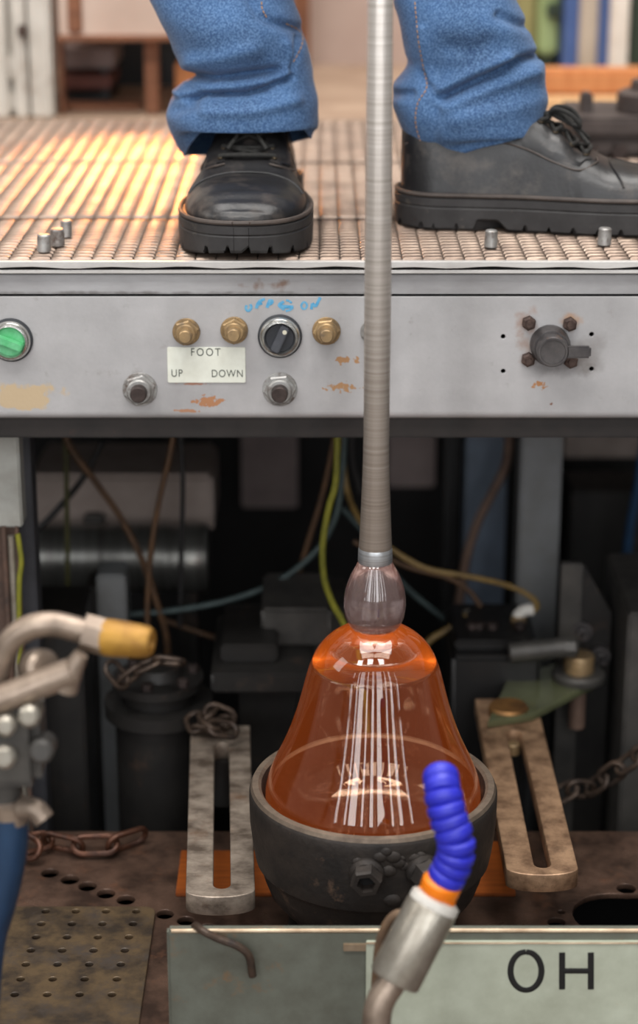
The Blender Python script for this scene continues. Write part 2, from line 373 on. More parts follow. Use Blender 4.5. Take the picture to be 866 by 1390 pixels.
def path_px(pts, Y=None):
    return [PY(p[0], p[1], p[2] if len(p) > 2 else Y) for p in pts]

HP = .624      # platform top
YG = -.22      # axis of glass and mould

# ================================================================== SETTING
bm = B(); box(bm, -4, 4, -4.5, -.82, -.62, -.60); struct('floor', bm, 'hall_floor')
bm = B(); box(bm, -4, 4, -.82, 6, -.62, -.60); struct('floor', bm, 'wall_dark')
bm = B(); box(bm, -3, 3, .99, 1.02, -.60, .60); struct('wall_front', bm, 'wall_dark')                    # closes the pit under the upper floor
bm = B(); box(bm, -3, 3, .962, 5.5, .585, HP-.004); struct('floor', bm, 'concrete')                      # upper hall floor behind the platform
bm = B(); box(bm, -3, .42, 1.62, 1.72, HP-.004, 3.2); struct('wall_back', bm, 'wall_pink')
bm = B(); box(bm, .42, 3, 3.2, 3.3, HP-.004, 3.2); struct('wall_right', bm, 'wall_pink')

# ================================================================== PLATFORM
pl = thing('work_platform', 'raised steel work platform with open tread grating and grey control panel front', 'platform', (0, .4, .444))
XL, XR = -1.25, 1.25
zt = PY(433, 373, 0).z; zs = PY(433, 401, 0).z; zb = PY(433, 568, 0).z; zu = PY(433, 594, .012).z
hole_px = [(683, 457, 3.2), (683, 504, 3.2), (803, 454, 3.2), (803, 501, 3.2)]
def panel_plate():
    hs = []
    for (x, y, r) in hole_px:
        p = PY(x, y, 0); hs.append(circ(p.x, p.z, r/sc(x, y, 0), 12))
    me = plate([(XL, zb+.006), (XR, zb+.006), (XR, zs-.0012), (XL, zs-.0012)], hs, -.004, 0, .0006, FRONT @ Matrix.Translation((0, 0, 0)))
    return me
# FRONT maps (x, y, z) -> (x, -z, y): extrude -0.004..0 becomes Y 0.004..0
obj('front_panel', panel_plate(), 'panel_steel', pl, smooth=.5)
bm = B(); box(bm, XL, XR, .0008, .006, zs+.0010, zt, .0008); obj('top_band', bm, 'panel_band', pl)
bm = B(); box(bm, XL, XR, .02, .05, zb, zt); obj('panel_backing', bm, 'hole_black', pl)
# rolled lower lip of the panel
bm = B()
pr = [(0, zb+.0062)]+[(.007-.007*math.cos(a*PI/12), zb+.0058-.007*math.sin(a*PI/12)) for a in range(0, 7)]+[(.012, zb-.0012), (.012, zb+.001), (.004, zb+.004), (.004, zb+.0062)]
va = [[bm.verts.new((x, y, z)) for y, z in pr] for x in (XL, XR)]
for i in range(len(pr)): bm.faces.new((va[0][i], va[1][i], va[1][(i+1) % len(pr)], va[0][(i+1) % len(pr)]))
obj('panel_lip', bm, 'panel_steel', pl)
bm = B(); box(bm, XL, XR, .010, .06, zu, zb+.001, .002); obj('bottom_rail', bm, 'black_rail', pl)
bm = B(); box(bm, XL, XR, .004, .03, zt-.002, HP-.006); obj('shadow_gap', bm, 'hole_black', pl)
# edge strip of the tread with a wavy lower edge
def wavy(z0, z1, amp, off):
    n = 160; top = [(XR-(XR-XL)*i/n, z1) for i in range(n+1)]
    bot = [(XL+(XR-XL)*i/n, z0+amp*(math.sin((XL+(XR-XL)*i/n)*84+off)+.5*math.sin((XL+(XR-XL)*i/n)*37+1))) for i in range(n+1)]
    return top+bot
za = HP-.0002
obj('edge_strip', plate(wavy(za-.0062, za, .0008, 0), [], .004, .008, .0005, FRONT), 'edge_steel', pl)
obj('edge_lip', plate([(XL, za-.0125), (XR, za-.0125), (XR, za-.0090), (XL, za-.0090)], [], .0, .006, .0005, FRONT), 'edge_steel', pl)
bm = B(); box(bm, XL, XR, -.006, .016, HP-.0055, HP-.0035); obj('edge_flange', bm, 'edge_steel', pl)
# tread: columns of short raised louvres, three panels deep
def tread(y0, y1, name):
    vs = []; fs = []; pitch = .0205; rp = .0142
    nx = int((XR-XL)/pitch)
    ny = int((y1-y0)/rp)
    for i in range(nx):
        x = XL+pitch*(i+.5); w = .0098 if y0 < .2 else .0100
        for j in range(ny):
            y = y0+rp*(j+.5); k = len(vs)
            zc = HP
            # louvre: front edge low, crest, back edge low; slightly arched across
            for (yy, zz) in ((-.0052, -.0056), (-.0044, -.0014), (-.0004, 0), (.0034, -.0010), (.0052, -.0044)):
                for (xx, dz) in ((-w, -.0012), (-w*.8, 0), (w*.8, 0), (w, -.0012)):
                    vs.append((x+xx, y+yy, zc+zz+dz))
            for a in range(4):
                for b in range(3): fs.append((k+a*4+b, k+a*4+b+1, k+a*4+b+5, k+a*4+b+4))
    me = bpy.data.meshes.new(name); me.from_pydata(vs, [], fs); me.update()
    o = obj(name, me, 'grating_steel', pl, kind='stuff', smooth=1.2); return o
tread(.012, .222, 'tread_grating'); tread(.234, .585, 'tread_grating'); tread(.597, .955, 'tread_grating')
bm = B()
for i in range(int((XR-XL)/.0205)+1):
    x = XL+.0205*i; box(bm, x-.0028, x+.0028, .014, .958, HP-.016, HP-.0045)
o = obj('grating_bearer', bm, 'dark_bolt', pl, kind='stuff', smooth=0)
bm = B(); box(bm, XL, XR, .2215, .2345, HP-.012, HP-.0045, .001); obj('grating_joint', bm, 'dark_bolt', pl)
bm = B(); box(bm, XL, XR, .5845, .5975, HP-.012, HP-.0045, .001); obj('grating_joint', bm, 'dark_bolt', pl)
bm = B(); box(bm, XL, XR, .03, .96, zu+.03, HP-.018); obj('deck_frame', bm, 'wall_dark', pl)
# side sheets added out of view, keeping light from under the platform
for s in (-1, 1):
    bm = B(); box(bm, s*1.25-.02, s*1.25+.02, .02, .96, -.60, zu+.03); obj('side_light_stop', bm, 'wall_dark', pl)
# loose steel pins standing on the grating
for (px, py, r, lb_) in ((60, 342, 9.5, 'nearest of the three short steel pins at the left of the grating'), (78, 334, 10, 'middle one of the three short steel pins at the left of the grating'), (90, 322, 8, 'farthest of the three short steel pins at the left of the grating'),
                    (666, 336, 9, 'short steel pin below the arch of the sideways shoe'), (820, 333, 9.5, 'short steel pin below the forefoot of the sideways shoe')):
    p = PZ(px, py, HP); s = sc(px, py, p.y); bm = B(); R = r/s
    cyl(bm, p, p+Vector((.0004, 0, .018)), R, R*.94, 20, .0012); tag(obj('steel_pin', bm, 'steel_bolt'), lb_, 'pin', 'steel pins standing on the grating')

def panel_bolt(px, py, rpx, matname, name, label, stud, washer=True, rot=.3):
    p = PY(px, py, 0); s = sc(px, py, 0); r = rpx/s
    bm = B()
    if washer: cyl(bm, p, p+Vector((0, -.0022, 0)), r*1.02, n=32, bev=.0005)
    hexa(bm, p+Vector((0, -.001, 0)), p+Vector((0, -.0075, 0)), r*.98, .001, rot)
    lathe(bm, [(r*.74, 0), (r*.74, .0045), (r*.66, .006), (0, .006)], frame_to(p+Vector((0, -.0072, 0)), (0, -1, 0)), 28)
    o = obj(name, bm, matname, pl, label=label)
    bm = B(); q = p+Vector((0, -.012, 0)); cyl(bm, q, q+Vector((0, -.012, 0)), r*.5, r*.47, 20, .0008)
    obj('stud', bm, stud, o)
panel_bolt(253, 450, 18.5, 'brass', 'brass_fitting', 'brass hex fitting', 'brass')
panel_bolt(318, 448, 18.5, 'brass', 'brass_fitting', 'brass hex fitting', 'brass', rot=.5)
panel_bolt(443, 449, 19, 'brass', 'brass_fitting', 'tarnished brass hex fitting', 'brass', rot=.1)
panel_bolt(508, 450, 18.5, 'steel_bolt', 'hex_bolt', 'steel hex bolt', 'dark_bolt')
panel_bolt(190, 528, 23, 'steel_bolt', 'hex_bolt', 'zinc hex bolt with dark stud', 'dark_bolt')
panel_bolt(380, 528, 23, 'steel_bolt', 'hex_bolt', 'zinc hex bolt with dark stud', 'dark_bolt', rot=.1)
# handwritten OFF <-> ON in blue marker: brush strokes standing a hair proud
bm = B()
def stroke(pts, w=1.6):
    P = [PY(x, y, -.0003) for x, y in pts]; k0 = len(bm.verts); tube(bm, P, w*1.25/1372, 6, 4); bm.verts.ensure_lookup_table()
    for v in bm.verts[k0:]: v.co.y = -.0003+(v.co.y+.0003)*.15
def zp(x, y): return (320+x/6.66, 395+y/6.66)
for s_, w in (([(100, 130), (92, 155), (105, 178), (128, 172), (140, 145), (130, 120)], 1.5), ([(225, 85), (200, 115), (186, 158)], 2.0), ([(210, 95), (262, 72)], 1.7), ([(200, 122), (238, 108)], 1.9),
              ([(310, 84), (296, 110), (282, 152)], 2.0), ([(296, 86), (332, 90), (322, 112), (300, 122)], 1.7), ([(436, 96), (390, 128), (440, 170)], 1.8), ([(392, 128), (430, 140), (520, 146)], 2.2),
              ([(455, 84), (480, 90), (506, 108)], 1.3), ([(520, 148), (490, 172), (452, 182)], 1.3), ([(610, 100), (592, 130), (605, 160), (632, 158), (644, 128), (628, 104), (608, 102)], 1.3),
              ([(684, 166), (692, 112)], 1.6), ([(692, 112), (722, 142)], 1.9), ([(722, 142), (764, 58)], 1.9)):
    stroke([zp(*q) for q in s_], w)
obj('marker_writing', bm, 'blue_marker', pl, label='OFF and ON with arrows handwritten in blue marker')

# ---- controls mounted on the panel
def control(px, py, rpx, label, cap, knob, ang, dot, cat='switch'):
    p = PY(px, py, 0); s = sc(px, py, 0); r = rpx/s
    t = thing('selector_switch' if dot else 'push_button', label, cat, p)
    fr = frame_to(p, (0, -1, 0))
    bm = B(); lathe(bm, [(0, 0), (r, 0), (r, .003), (r*.93, .005), (r*.9, .005), (0, .005)], fr, 48); obj('seal_ring', bm, 'rubber_seal', t)
    bm = B(); lathe(bm, [(r*.66, .004), (r*.92, .004), (r*.9, .007), (r*.84, .0085), (r*.82, .0078), (r*.78, .012), (r*.72, .0128), (r*.68, .0115), (r*.66, .006)], fr, 48, closed=True); obj('bezel', bm, 'chrome', t)
    bm = B(); lathe(bm, [(0, .004), (r*.665, .004), (r*.665, .0085), (r*.62, .0092), (0, .0092)], fr, 40); d = obj('dial', bm, cap, t)
    Mk = Matrix.Translation(p) @ Matrix.Rotation(ang, 4, 'Y')
    bm = B(); box(bm, -r*.2, r*.2, -.0175, -.008, -r*.62, r*.62, .0012, Mk); k = obj('grip', bm, knob, t)
    if dot:
        q = Mk @ Vector((r*.06, -.0174, r*.42)); bm = B(); cyl(bm, q, q+Vector((0, -.0006, 0)), r*.1, n=14); obj('pointer_dot', bm, 'cream_dot', k)
control(380, 456, 30, 'black rotary selector switch with chrome bezel under the blue handwriting', 'black_plastic', 'grey_plastic', math.radians(24), True)
control(15, 461, 30, 'green twist button with chrome bezel at the left panel edge', 'green_plastic', 'green_plastic', math.radians(112), False)
# FOOT plate
a = PY(228, 519, 0); b = PY(333, 471, 0); c = (a+b)/2
t = thing('foot_sign', 'small white plate lettered FOOT UP DOWN on the panel', 'sign', (c.x, 0, a.z))
obj('sign_plate', plate(rrect(a.x, b.x, a.z, b.z, .0015), [], 0, .0016, .0003, FRONT), 'sign_white', t)
def sign_text(s, px, py, h, sp=1.15):
    p = PY(px, py, -.0017); return text_mesh(s, h/1372*1.42, Matrix.Translation(p) @ FRONT @ Matrix.Diagonal((.84, 1, 1, 1)), .00015, sp)
obj('lettering', sign_text('FOOT', 279, 478.5, 11, 1.3), 'engraved_black', t, smooth=0)
obj('lettering', sign_text('UP', 240, 507, 10.5), 'engraved_black', t, smooth=0)
obj('lettering', sign_text('DOWN', 308.5, 507.5, 10.5, 1.1), 'engraved_black', t, smooth=0)
# valve
p = PY(746, 467, 0); t = thing('lever_valve', 'round dark metal valve with short side lever and four rusty bolts', 'valve', p)
fr = frame_to(p, Vector((-.0, -1, -.0))); s = 1360
bm = B(); lathe(bm, [(0, 0), (27/s, 0), (27/s, .01), (25/s, .013), (24/s, .018), (0, .018)], fr, 40); obj('valve_body', bm, 'valve_metal', t)
q = p+Vector((0, -.018, 0)); fr = frame_to(q, Vector((0, -1, -.0)))
bm = B(); lathe(bm, [(0, 0), (21.5/s, 0), (21.5/s, .012), (19.5/s, .0145), (17/s, .0145), (16.5/s, .0132), (0, .0128)], fr, 40); obj('cap', bm, 'valve_metal', t)
bm = B(); box(bm, .010, .038, -.030, -.022, -.0072, .0046, .002, Matrix.Translation(p)); obj('lever', bm, 'valve_metal', t)
for (px, py) in ((717.5, 437.5), (773, 439), (716.5, 487), (774.5, 489)):
    b_ = PY(px, py, 0); bm = B(); hexa(bm, b_, b_+Vector((0, -.008, 0)), 9.8/s, .0012, .4); lathe(bm, [(0, 0), (5/s, 0), (4.4/s, .003), (0, .003)], frame_to(b_+Vector((0, -.008, 0)), (0, -1, 0)), 14)
    obj('bolt', bm, 'rusty_bolt', t)

# ================================================================== BLOWPIPE AND GLASS
ax = PY(508, 900, YG).x
def rz(y, hw): p = PY(508, y, YG); return (hw/sc(508, y, YG), p.z)
t = thing('blowpipe', 'long vertical steel blowpipe holding the hot glass bell', 'blowpipe', (ax, YG, rz(760, 1)[1]))
Tm = Matrix.Translation((ax, YG, 0))
pr = [rz(757, 22.8), rz(740, 22.4), rz(700, 20.6), rz(660, 19), rz(620, 18), rz(580, 17.6), rz(400, 18.3), rz(200, 18.0), rz(0, 17.6), (.0108, 1.5), (.0, 1.5)]
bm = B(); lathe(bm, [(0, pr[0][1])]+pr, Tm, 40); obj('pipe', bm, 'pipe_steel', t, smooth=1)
bm = B(); lathe(bm, [(0, rz(763, 0)[1]), rz(763, 22.6), rz(760, 23.6), rz(745, 23.2), rz(742, 22.2), (0, rz(742, 0)[1])], Tm, 40); obj('pipe_collar', bm, 'pipe_end', t, smooth=1)
t = thing('glass_bell', 'glowing orange blown glass bell resting in the iron mould', 'glass', (ax, YG, .075))
bm = B()
mo = [rz(760.5, 22.5), rz(766, 25), rz(780, 33), rz(795, 39), rz(810, 42), rz(822, 42.5), rz(835, 40.5), rz(845, 36.5), rz(849, 33.5)]
lathe(bm, [(0, rz(760.5, 0)[1])]+mo+[(0, rz(849, 0)[1])], Tm, 64); obj('glass_neck_bulb', bm, 'moil_glass', t, smooth=1.2)
out = [rz(850, 33), rz(855, 44), rz(865, 66), rz(890, 85), rz(950, 100), rz(1005, 119), rz(1040, 138), rz(1064, 148), rz(1084, 148.5), rz(1108, 141), rz(1134, 108), rz(1148, 0)]
def resample(pr, n=150, it=100):
    P = smooth_path([Vector((a, 0, b)) for a, b in pr], 12); L = [0]
    for a, b in zip(P, P[1:]): L.append(L[-1]+(b-a).length)
    out = []; k = 0
    for i in range(n+1):
        d = L[-1]*i/n
        while k < len(L)-2 and L[k+1] < d: k += 1
        t = (d-L[k])/max(1e-9, L[k+1]-L[k]); out.append(P[k].lerp(P[k+1], t))
    for _ in range(it): out = [out[0]]+[(out[i-1]+out[i]*2+out[i+1])/4 for i in range(1, n)]+[out[-1]]
    return [Vector((max(0, p.x), 0, p.z)) for p in out]
po = resample(out); po[-1].x = 0
n_ = len(po); pin = []; z1_, z0_ = rz(872, 0)[1], rz(900, 0)[1]
for i, p in enumerate(po):
    d = po[min(i+1, n_-1)]-po[max(i-1, 0)]; nrm = Vector((d.z, 0, -d.x)).normalized()
    th = .0045+.009*min(1, max(0, (p.z-z0_)/(z1_-z0_)))
    q = p+nrm*th
    if q.x > .0 and q.z < z1_ and q.z < p.z+.02: pin.append(q)
pin = [Vector((0, 0, pin[0].z+.003)), Vector((pin[0].x*.5, 0, pin[0].z+.002))]+pin
if pin[-1].x > 1e-5: pin.append(Vector((0, 0, pin[-1].z)))
bi = B(); lathe(bi, [(p.x, p.z) for p in pin], Tm, 128); bmesh.ops.recalc_face_normals(bi, faces=bi.faces); bmesh.ops.reverse_faces(bi, faces=bi.faces)
mi_ = bpy.data.meshes.new('t'); bi.to_mesh(mi_); bi.free()
bm = B(); lathe(bm, [(0, out[0][1])]+[(p.x, p.z) for p in po], Tm, 128); bmesh.ops.recalc_face_normals(bm, faces=bm.faces); bm.from_mesh(mi_); bpy.data.meshes.remove(mi_)
bo = obj('bell', bm, 'hot_glass', t, smooth=1.2, recalc=False)

# ---- iron mould bowl
t = thing('mould_bowl', 'dark cast iron mould bowl cradling the glass bell', 'mould', (ax, YG, 0))
Ro = lambda y, h: rz(y, h)
prof = [(0, 0), (.082, 0), (.082, .012), (.074, .016), Ro(1235, 104), Ro(1222, 116), Ro(1212, 128), Ro(1198, 140), Ro(1180, 147.5), Ro(1168, 150), Ro(1162, 153), Ro(1158, 158), Ro(1140, 162), Ro(1110, 166.5), Ro(1080, 168), Ro(1070, 168), Ro(1066, 166)]
inp = [Ro(1064, 153), Ro(1068, 151), Ro(1090, 150.5), Ro(1108, 144), Ro(1125, 130), Ro(1140, 106), Ro(1150, 62), Ro(1152, 0)]
bm = B(); lathe(bm, prof+[Ro(1064, 163)]+inp, Tm, 96); bowl_bvh = BVHTree.FromBMesh(bm); obj('bowl', bm, 'mould_iron', t)
def on_bowl(px, py): return bowl_bvh.ray_cast(CAM, ray(px, py).normalized())[0]
bm = B(); lathe(bm, [Ro(1066, 166.5), Ro(1061.5, 164), Ro(1061, 156), Ro(1064, 152), Ro(1067, 156)], Tm, 96, closed=True); obj('rim', bm, 'mould_rim', t)
for (px, py, rr, an) in ((498, 1186, 20, -4), (573, 1181, 20, 26)):
    d = Vector((math.sin(math.radians(an)), -math.cos(math.radians(an)), -.12)).normalized()
    p = on_bowl(px, py)+d*.004; r = rr/1480
    fr = frame_to(p, d)
    bm = B(); lathe(bm, [(0, -.018), (r*1.25, -.018), (r*1.2, -.002), (r*1.0, .001), (0, .001)], fr, 28); lathe(bm, [(r*.62, .0), (r*1.08, .0), (r*1.08, .011), (r*.98, .0135), (r*.66, .0135), (r*.62, .012)], fr, 6, closed=True, rot=.2)
    o = obj('hex_boss', bm, 'mould_iron', t, smooth=.4)
    bm = B(); cyl(bm, p+d*.001, p+d*.003, r*.62, n=20); obj('bore', bm, 'hole_black', o)
bm = B()
for (px, py, r) in ((516, 1164, 7), (524, 1157, 6), (534, 1164, 8), (541, 1172, 7), (548, 1176, 6), (527, 1183, 8), (486, 1170, 6), (562, 1166, 7), (570, 1163, 7), (532, 1222, 9), (545, 1166, 4)):
    p = on_bowl(px, py); bmesh.ops.create_icosphere(bm, subdivisions=2, radius=r/1440, matrix=Matrix.Translation(p) @ Matrix.Diagonal((1.35, .45, 1.1, 1)))
obj('weld_bead', bm, 'mould_iron', t, kind='stuff')

# ================================================================== MACHINE TABLE
t = thing('machine_table', 'oily brown steel machine table with drilled holes under the mould', 'table', (0, -.35, -.60))
holes = []
for (px, py, r) in ((68, 1185, 12), (95, 1194, 12.5), (119, 1203, 12.5), (144, 1213, 12.5), (171, 1221.5, 12.5), (224, 1241, 12), (252, 1250, 11.5), (282, 1260, 12), (850, 1206, 13), (762, 1238, 5), (755, 1252, 12), (866+10, 1198, 9)):
    p = PZ(px, py, 0); holes.append(circ(p.x, p.y, r/sc(px, py, p.y), 24))
p = PZ(815, 1213, 0); q = PZ(777, 1240, 0)
R = .042; cx = q.x+R; cy = p.y-R
holes.append([(cx+R*math.cos(a), cy+R*math.sin(a)) for a in [PI/2+PI*i/14 for i in range(15)]]+[(cx+.12+R*math.cos(a), cy+R*math.sin(a)) for a in [-PI/2+PI*i/14 for i in range(15)]])
obj('table_top', plate([(-.9, -.8), (.9, -.8), (.9, -.008), (-.9, -.008)], holes, -.006, 0, .0008), 'table_steel', t, smooth=.5)
bm = B(); box(bm, -.88, .88, -.78, -.02, -.60, -.34, .004); box(bm, -.88, .88, -.78, -.76, -.35, -.006); box(bm, -.88, .88, -.04, -.02, -.35, -.006); box(bm, -.88, -.86, -.78, -.02, -.35, -.006); box(bm, .86, .88, -.78, -.02, -.35, -.006)
obj('dark_base', bm, 'black_box', t)  # unseen box added below the top so the drilled holes stay dark
# thin flat strips in streaked orange, left and right of the mould
a = PZ(246, 1155, .003); b = PZ(700, 1214, .003)
for i in range(3):
    pass
bm = B(); box(bm, a.x, PZ(430, 1200, .003).x-.02, b.y, a.y, .0, .004, .0008); tag(obj('orange_strip', bm, 'orange_streaked'), 'flat orange strip lying under the left slotted bar', 'board')
bm = B(); box(bm, PZ(600, 1200, .003).x+.02, b.x, b.y, a.y+.02, .0, .004, .0008); tag(obj('orange_strip', bm, 'orange_streaked'), 'flat orange strip lying under the right slotted bar', 'board')
# perforated plate front left
a = PZ(52, 1230, .006); b = PZ(212, 1230, .006); yb = PZ(100, 1400, .006).y
hs = []
for j, (y, x0, dx, n) in enumerate(((1237, 62, 41, 4), (1254, 56, 41.5, 4), (1272, 49, 42, 4), (1290, 42, 42.5, 4), (1309, 35, 43, 4), (1329, 28, 43.5, 4), (1350, 20, 44, 4))):
    for k in range(n):
        p = PZ(x0+dx*k, y, .006)
        hs.append(circ(p.x, p.y, 5.6/sc(x0, y, p.y), 14))
obj_ = obj('perforated_plate', plate(rrect(-.42, b.x, yb, a.y, .012), hs, .0, .006, .0008), 'perforated_brass', smooth=.5); tag(obj_, 'brassy perforated plate lying at the front left of the table', 'plate')

# ---- slotted bars
def slotted(name, x, y0, y1, w, zt_, th, sx, sy0, sy1, sw, mt, label, rot=0):
    t = thing(name, label, 'bar', (x, (y0+y1)/2, zt_-th))
    r = w/2
    o_ = [(x-r+.0, y1), (x-r, y0+r*.42)]+[(x+r*math.cos(PI+PI*i/16), y0+r*.42+r*.42*math.sin(PI+PI*i/16)) for i in range(1, 16)]+[(x+r, y0+r*.42), (x+r, y1)]
    Mr = Matrix.Translation((x, y0, 0)) @ Matrix.Rotation(rot, 4, 'Z') @ Matrix.Translation((-x, -y0, 0))
    obj('slotted_plate', plate(o_, [stadium(sx, sy0, sy1, sw/2, 8)], zt_-th, zt_, .0012, Mr), mt, t, smooth=.5)
    return t
ZB = .075
pa = PZ(253, 1208, ZB); pb = PZ(347, 1208, ZB); pe = PZ(300, 1218, ZB).y; pk = PZ(290, 985, ZB).y
lb = slotted('slotted_bar', (pa.x+pb.x)/2, pe, pk, pb.x-pa.x, ZB, .020, (pa.x+pb.x)/2+.0015, PZ(300, 1200, ZB).y, PZ(290, 1012, ZB).y, .0165, 'bar_steel', 'grey steel bar with long slot left of the glass', math.radians(2.6))
bm = B(); cyl(bm, ((pa.x+pb.x)/2-.012, pk-.03, 0), ((pa.x+pb.x)/2-.012, pk-.03, ZB-.02), .022, n=24); obj('support_post', bm, 'machine_dark', lb)
pa = PZ(687, 1178, ZB); pb = PZ(783, 1170, ZB); pe = PZ(735, 1188, ZB).y; pk = PZ(690, 958, ZB).y
rb_ = slotted('slotted_bar', (pa.x+pb.x)/2, pe, pk+.02, pb.x-pa.x, ZB, .019, (pa.x+pb.x)/2+.001, PZ(735, 1172, ZB).y, PZ(697, 996, ZB).y, .0165, 'bar_steel_brown', 'brown steel bar with long slot and round brass cap right of the glass', math.radians(.2))
p = PZ(690, 972, ZB); bm = B(); lathe(bm, [(0, 0), (.0215, 0), (.022, .002), (.0225, .011), (.0205, .0135), (0, .0138)], Matrix.Translation((p.x, p.y, ZB)), 36); obj('pivot_cap', bm, 'old_brass', rb_)
bm = B(); cyl(bm, (p.x, p.y, 0), (p.x, p.y, ZB-.019), .02, n=24); obj('support_post', bm, 'machine_dark', rb_)
q = PZ(697, 1002, ZB); bm = B(); cyl(bm, (q.x, q.y, ZB-.019), (q.x, q.y, ZB-.006), .0076, n=16, bev=.001); obj('slot_pin', bm, 'brass', rb_)

# ================================================================== PERSON (legs seen below the knee)
person = thing('person', 'standing person in faded blue jeans and worn black leather work shoes', 'person', (0.03, .2, HP))
L_ = .322
def lerp_keys(keys, s):
    if s <= keys[0][0]: return keys[0][1]
    for (a, va), (b, vb) in zip(keys, keys[1:]):
        if s <= b:
            t = (s-a)/(b-a); t = t*t*(3-2*t); return va+(vb-va)*t
    return keys[-1][1]
def hw(s):
    if s < .14: return .045*math.sqrt(max(0, 1-((.14-s)/.14)**2))
    if s < .70: return lerp_keys([(.14, .045), (.36, .0455), (.70, .0585)], s)
    return .0585*max(0, 1-((s-.70)/.30)**2.5)**(1/2.5)
def htop(s):
    return lerp_keys([(0, .100), (.06, .112), (.30, .126), (.40, .119), (.45, .111), (.50, .101), (.60, .079), (.70, .0675), (.78, .0645), (.88, .060), (.94, .054), (.98, .047), (1.0, .042)], s)
def boot(heel, ang, wscale, label):
    """heel: world point under the back of the heel; ang: heading"""
    Mx = Matrix.Translation(heel) @ Matrix.Rotation(ang, 4, 'Z')
    W = lambda x, y, z: Mx @ Vector((x, y, z))
    def S(s, t, off=0):
        w = hw(s)*wscale; z0 = .036; h = htop(s)-z0
        k = lerp_keys([(0, .12), (.2, .26), (.42, .30), (.6, .14), (.8, .05), (1, 0)], s)
        e = lerp_keys([(0, .55), (.45, .62), (.7, .72), (1, .8)], s)
        c_, s_ = math.cos(t), math.sin(t)
        zz = h*abs(s_)**e; y = w*math.copysign(abs(c_)**e, c_)*(1-k*zz/h)
        # slight ankle crease and forefoot wrinkles
        return Vector((s*L_, y, z0+zz))
    def SN(s, t, off):
        e = .004; a = S(min(1, s+e), t)-S(max(0, s-e), t); b = S(s, min(PI, t+e))-S(s, max(0, t-e))
        n = a.cross(b); n = n.normalized() if n.length > 1e-12 else Vector((0, 0, 1))
        if n.z < 0 and .2 < t/PI < .8: n = -n
        p = S(s, t)
        if (n.y*p.y < 0 and abs(p.y) > .01): n = -n
        return Mx @ (p+n*off)
    o_ = bpy.data.objects.new('work_shoe', None)
    C.objects.link(o_); o_.parent = person; o_.location = Vector(heel)-ORG[person.name]; ORG[o_.name] = Vector(heel); o_['label'] = label
    # upper
    bm = B(); ns, nt_ = 72, 40; rows = []
    for i in range(ns+1):
        u = i/ns; s = .5-.5*math.cos(PI*u); s = .002+.996*s
        rows.append([])
        for j in range(nt_+1):
            p = S(s, PI*j/nt_)
            q = Mx @ p
            wr = noise.noise(p*30)*.0012+noise.noise(p*80)*.0003
            if .55 < s < .76: wr += .0006*math.sin(s*150+p.y*25)*math.sin((s-.55)/.21*PI)
            n = Vector((0, p.y, max(.01, p.z-.04))).normalized()
            rows[-1].append(bm.verts.new(Mx @ (p+n*wr)))
    for a, b in zip(rows, rows[1:]):
        for j in range(nt_): bm.faces.new((a[j], b[j], b[j+1], a[j+1]))
    bm.faces.new([r[0] for r in rows]+[r[-1] for r in rows[::-1]]); bm.faces.new(rows[0]); bm.faces.new(rows[-1][::-1])
    bmesh.ops.recalc_face_normals(bm, faces=bm.faces)
    obj('upper', bm, 'leather', o_, smooth=1.1)
    # sole: outline rings
    N = 420
    def outline(off):
        pts = []
        for i in range(N):
            a = 2*PI*i/N
            s = .5+.5*math.cos(a); s_ = min(.9995, max(.0005, s)); w = hw(s_)*wscale
            y = math.copysign(w, math.sin(a)) if abs(math.sin(a)) > 1e-6 else 0
            pts.append(Vector((s*L_, y)))
        out_ = []
        for i in range(N):
            d = pts[(i+1) % N]-pts[i-1]; n = Vector((d.y, -d.x)).normalized(); out_.append(pts[i]+n*off)
        return out_
    bm = B()
    lv = [(.0035, 0), (.0060, .0025), (.0065, .0225), (.0054, .024), (.0066, .0255), (.0066, .0325), (.004, .034), (.004, .0365)]
    rings = []
    for k, (off, z) in enumerate(lv):
        ring = []
        for i, p in enumerate(outline(off)):
            s = p.x/L_; zz = z; p2 = p
            if k <= 1:
                arch = lerp_keys([(.25, 0), (.265, 1), (.325, 1), (.37, 0)], s) if .24 < s < .38 else 0
                toe = max(0, (s-.82)/.18)**2*.006
                zz = z+arch*.0105+toe
                ph = ((p.x+.25*p.y)*1000 if s > .12 else p.x*1000) % 24 if s < .93 else (p.y*1000+100) % 21
                if ph < 4.0 and not arch: zz += .0060 if k == 0 else .0052
            ring.append(bm.verts.new(W(p2.x, p2.y, zz)))
        rings.append(ring)
    for a, b in zip(rings, rings[1:]):
        for i in range(N): bm.faces.new((a[i], b[i], b[(i+1) % N], a[(i+1) % N]))
    for r in (rings[0], rings[-1]):
        c = bm.verts.new(sum((v.co for v in r), Vector())/N)
        for i in range(N): bm.faces.new((r[i], r[(i+1) % N], c))
    obj('sole', bm, 'sole_rubber', o_, smooth=.5)
    bm = B(); pts = [W(p.x, p.y, .0365) for p in outline(.0045)]; tube(bm, pts, .0024, 8, closed=True); obj('welt', bm, 'welt_brown', o_)
    # quarters / eyestay flaps, toe seam, lace, eyelets
    for sgn in (0, 1):
        T = lambda f: PI/2+(f if sgn == 0 else -f)
        bm = B(); g = []
        for i in range(13):
            s = .40+.225*i/12
            lo = lerp_keys([(.40, .19), (.515, .21), (.625, .30)], s)
            hi = lerp_keys([(.40, 1.10), (.505, 1.12), (.575, .95), (.625, .52)], s)
            g.append([bm.verts.new(SN(s, T(lo+(hi-lo)*j/10), .0022-(.0016 if j in (0, 10) else 0)-(.0014 if i == 12 else 0))) for j in range(11)])
        for a, b in zip(g, g[1:]):
            for j in range(10): bm.faces.new((a[j], b[j], b[j+1], a[j+1]))
        obj('eyestay', bm, 'leather', o_, smooth=1)
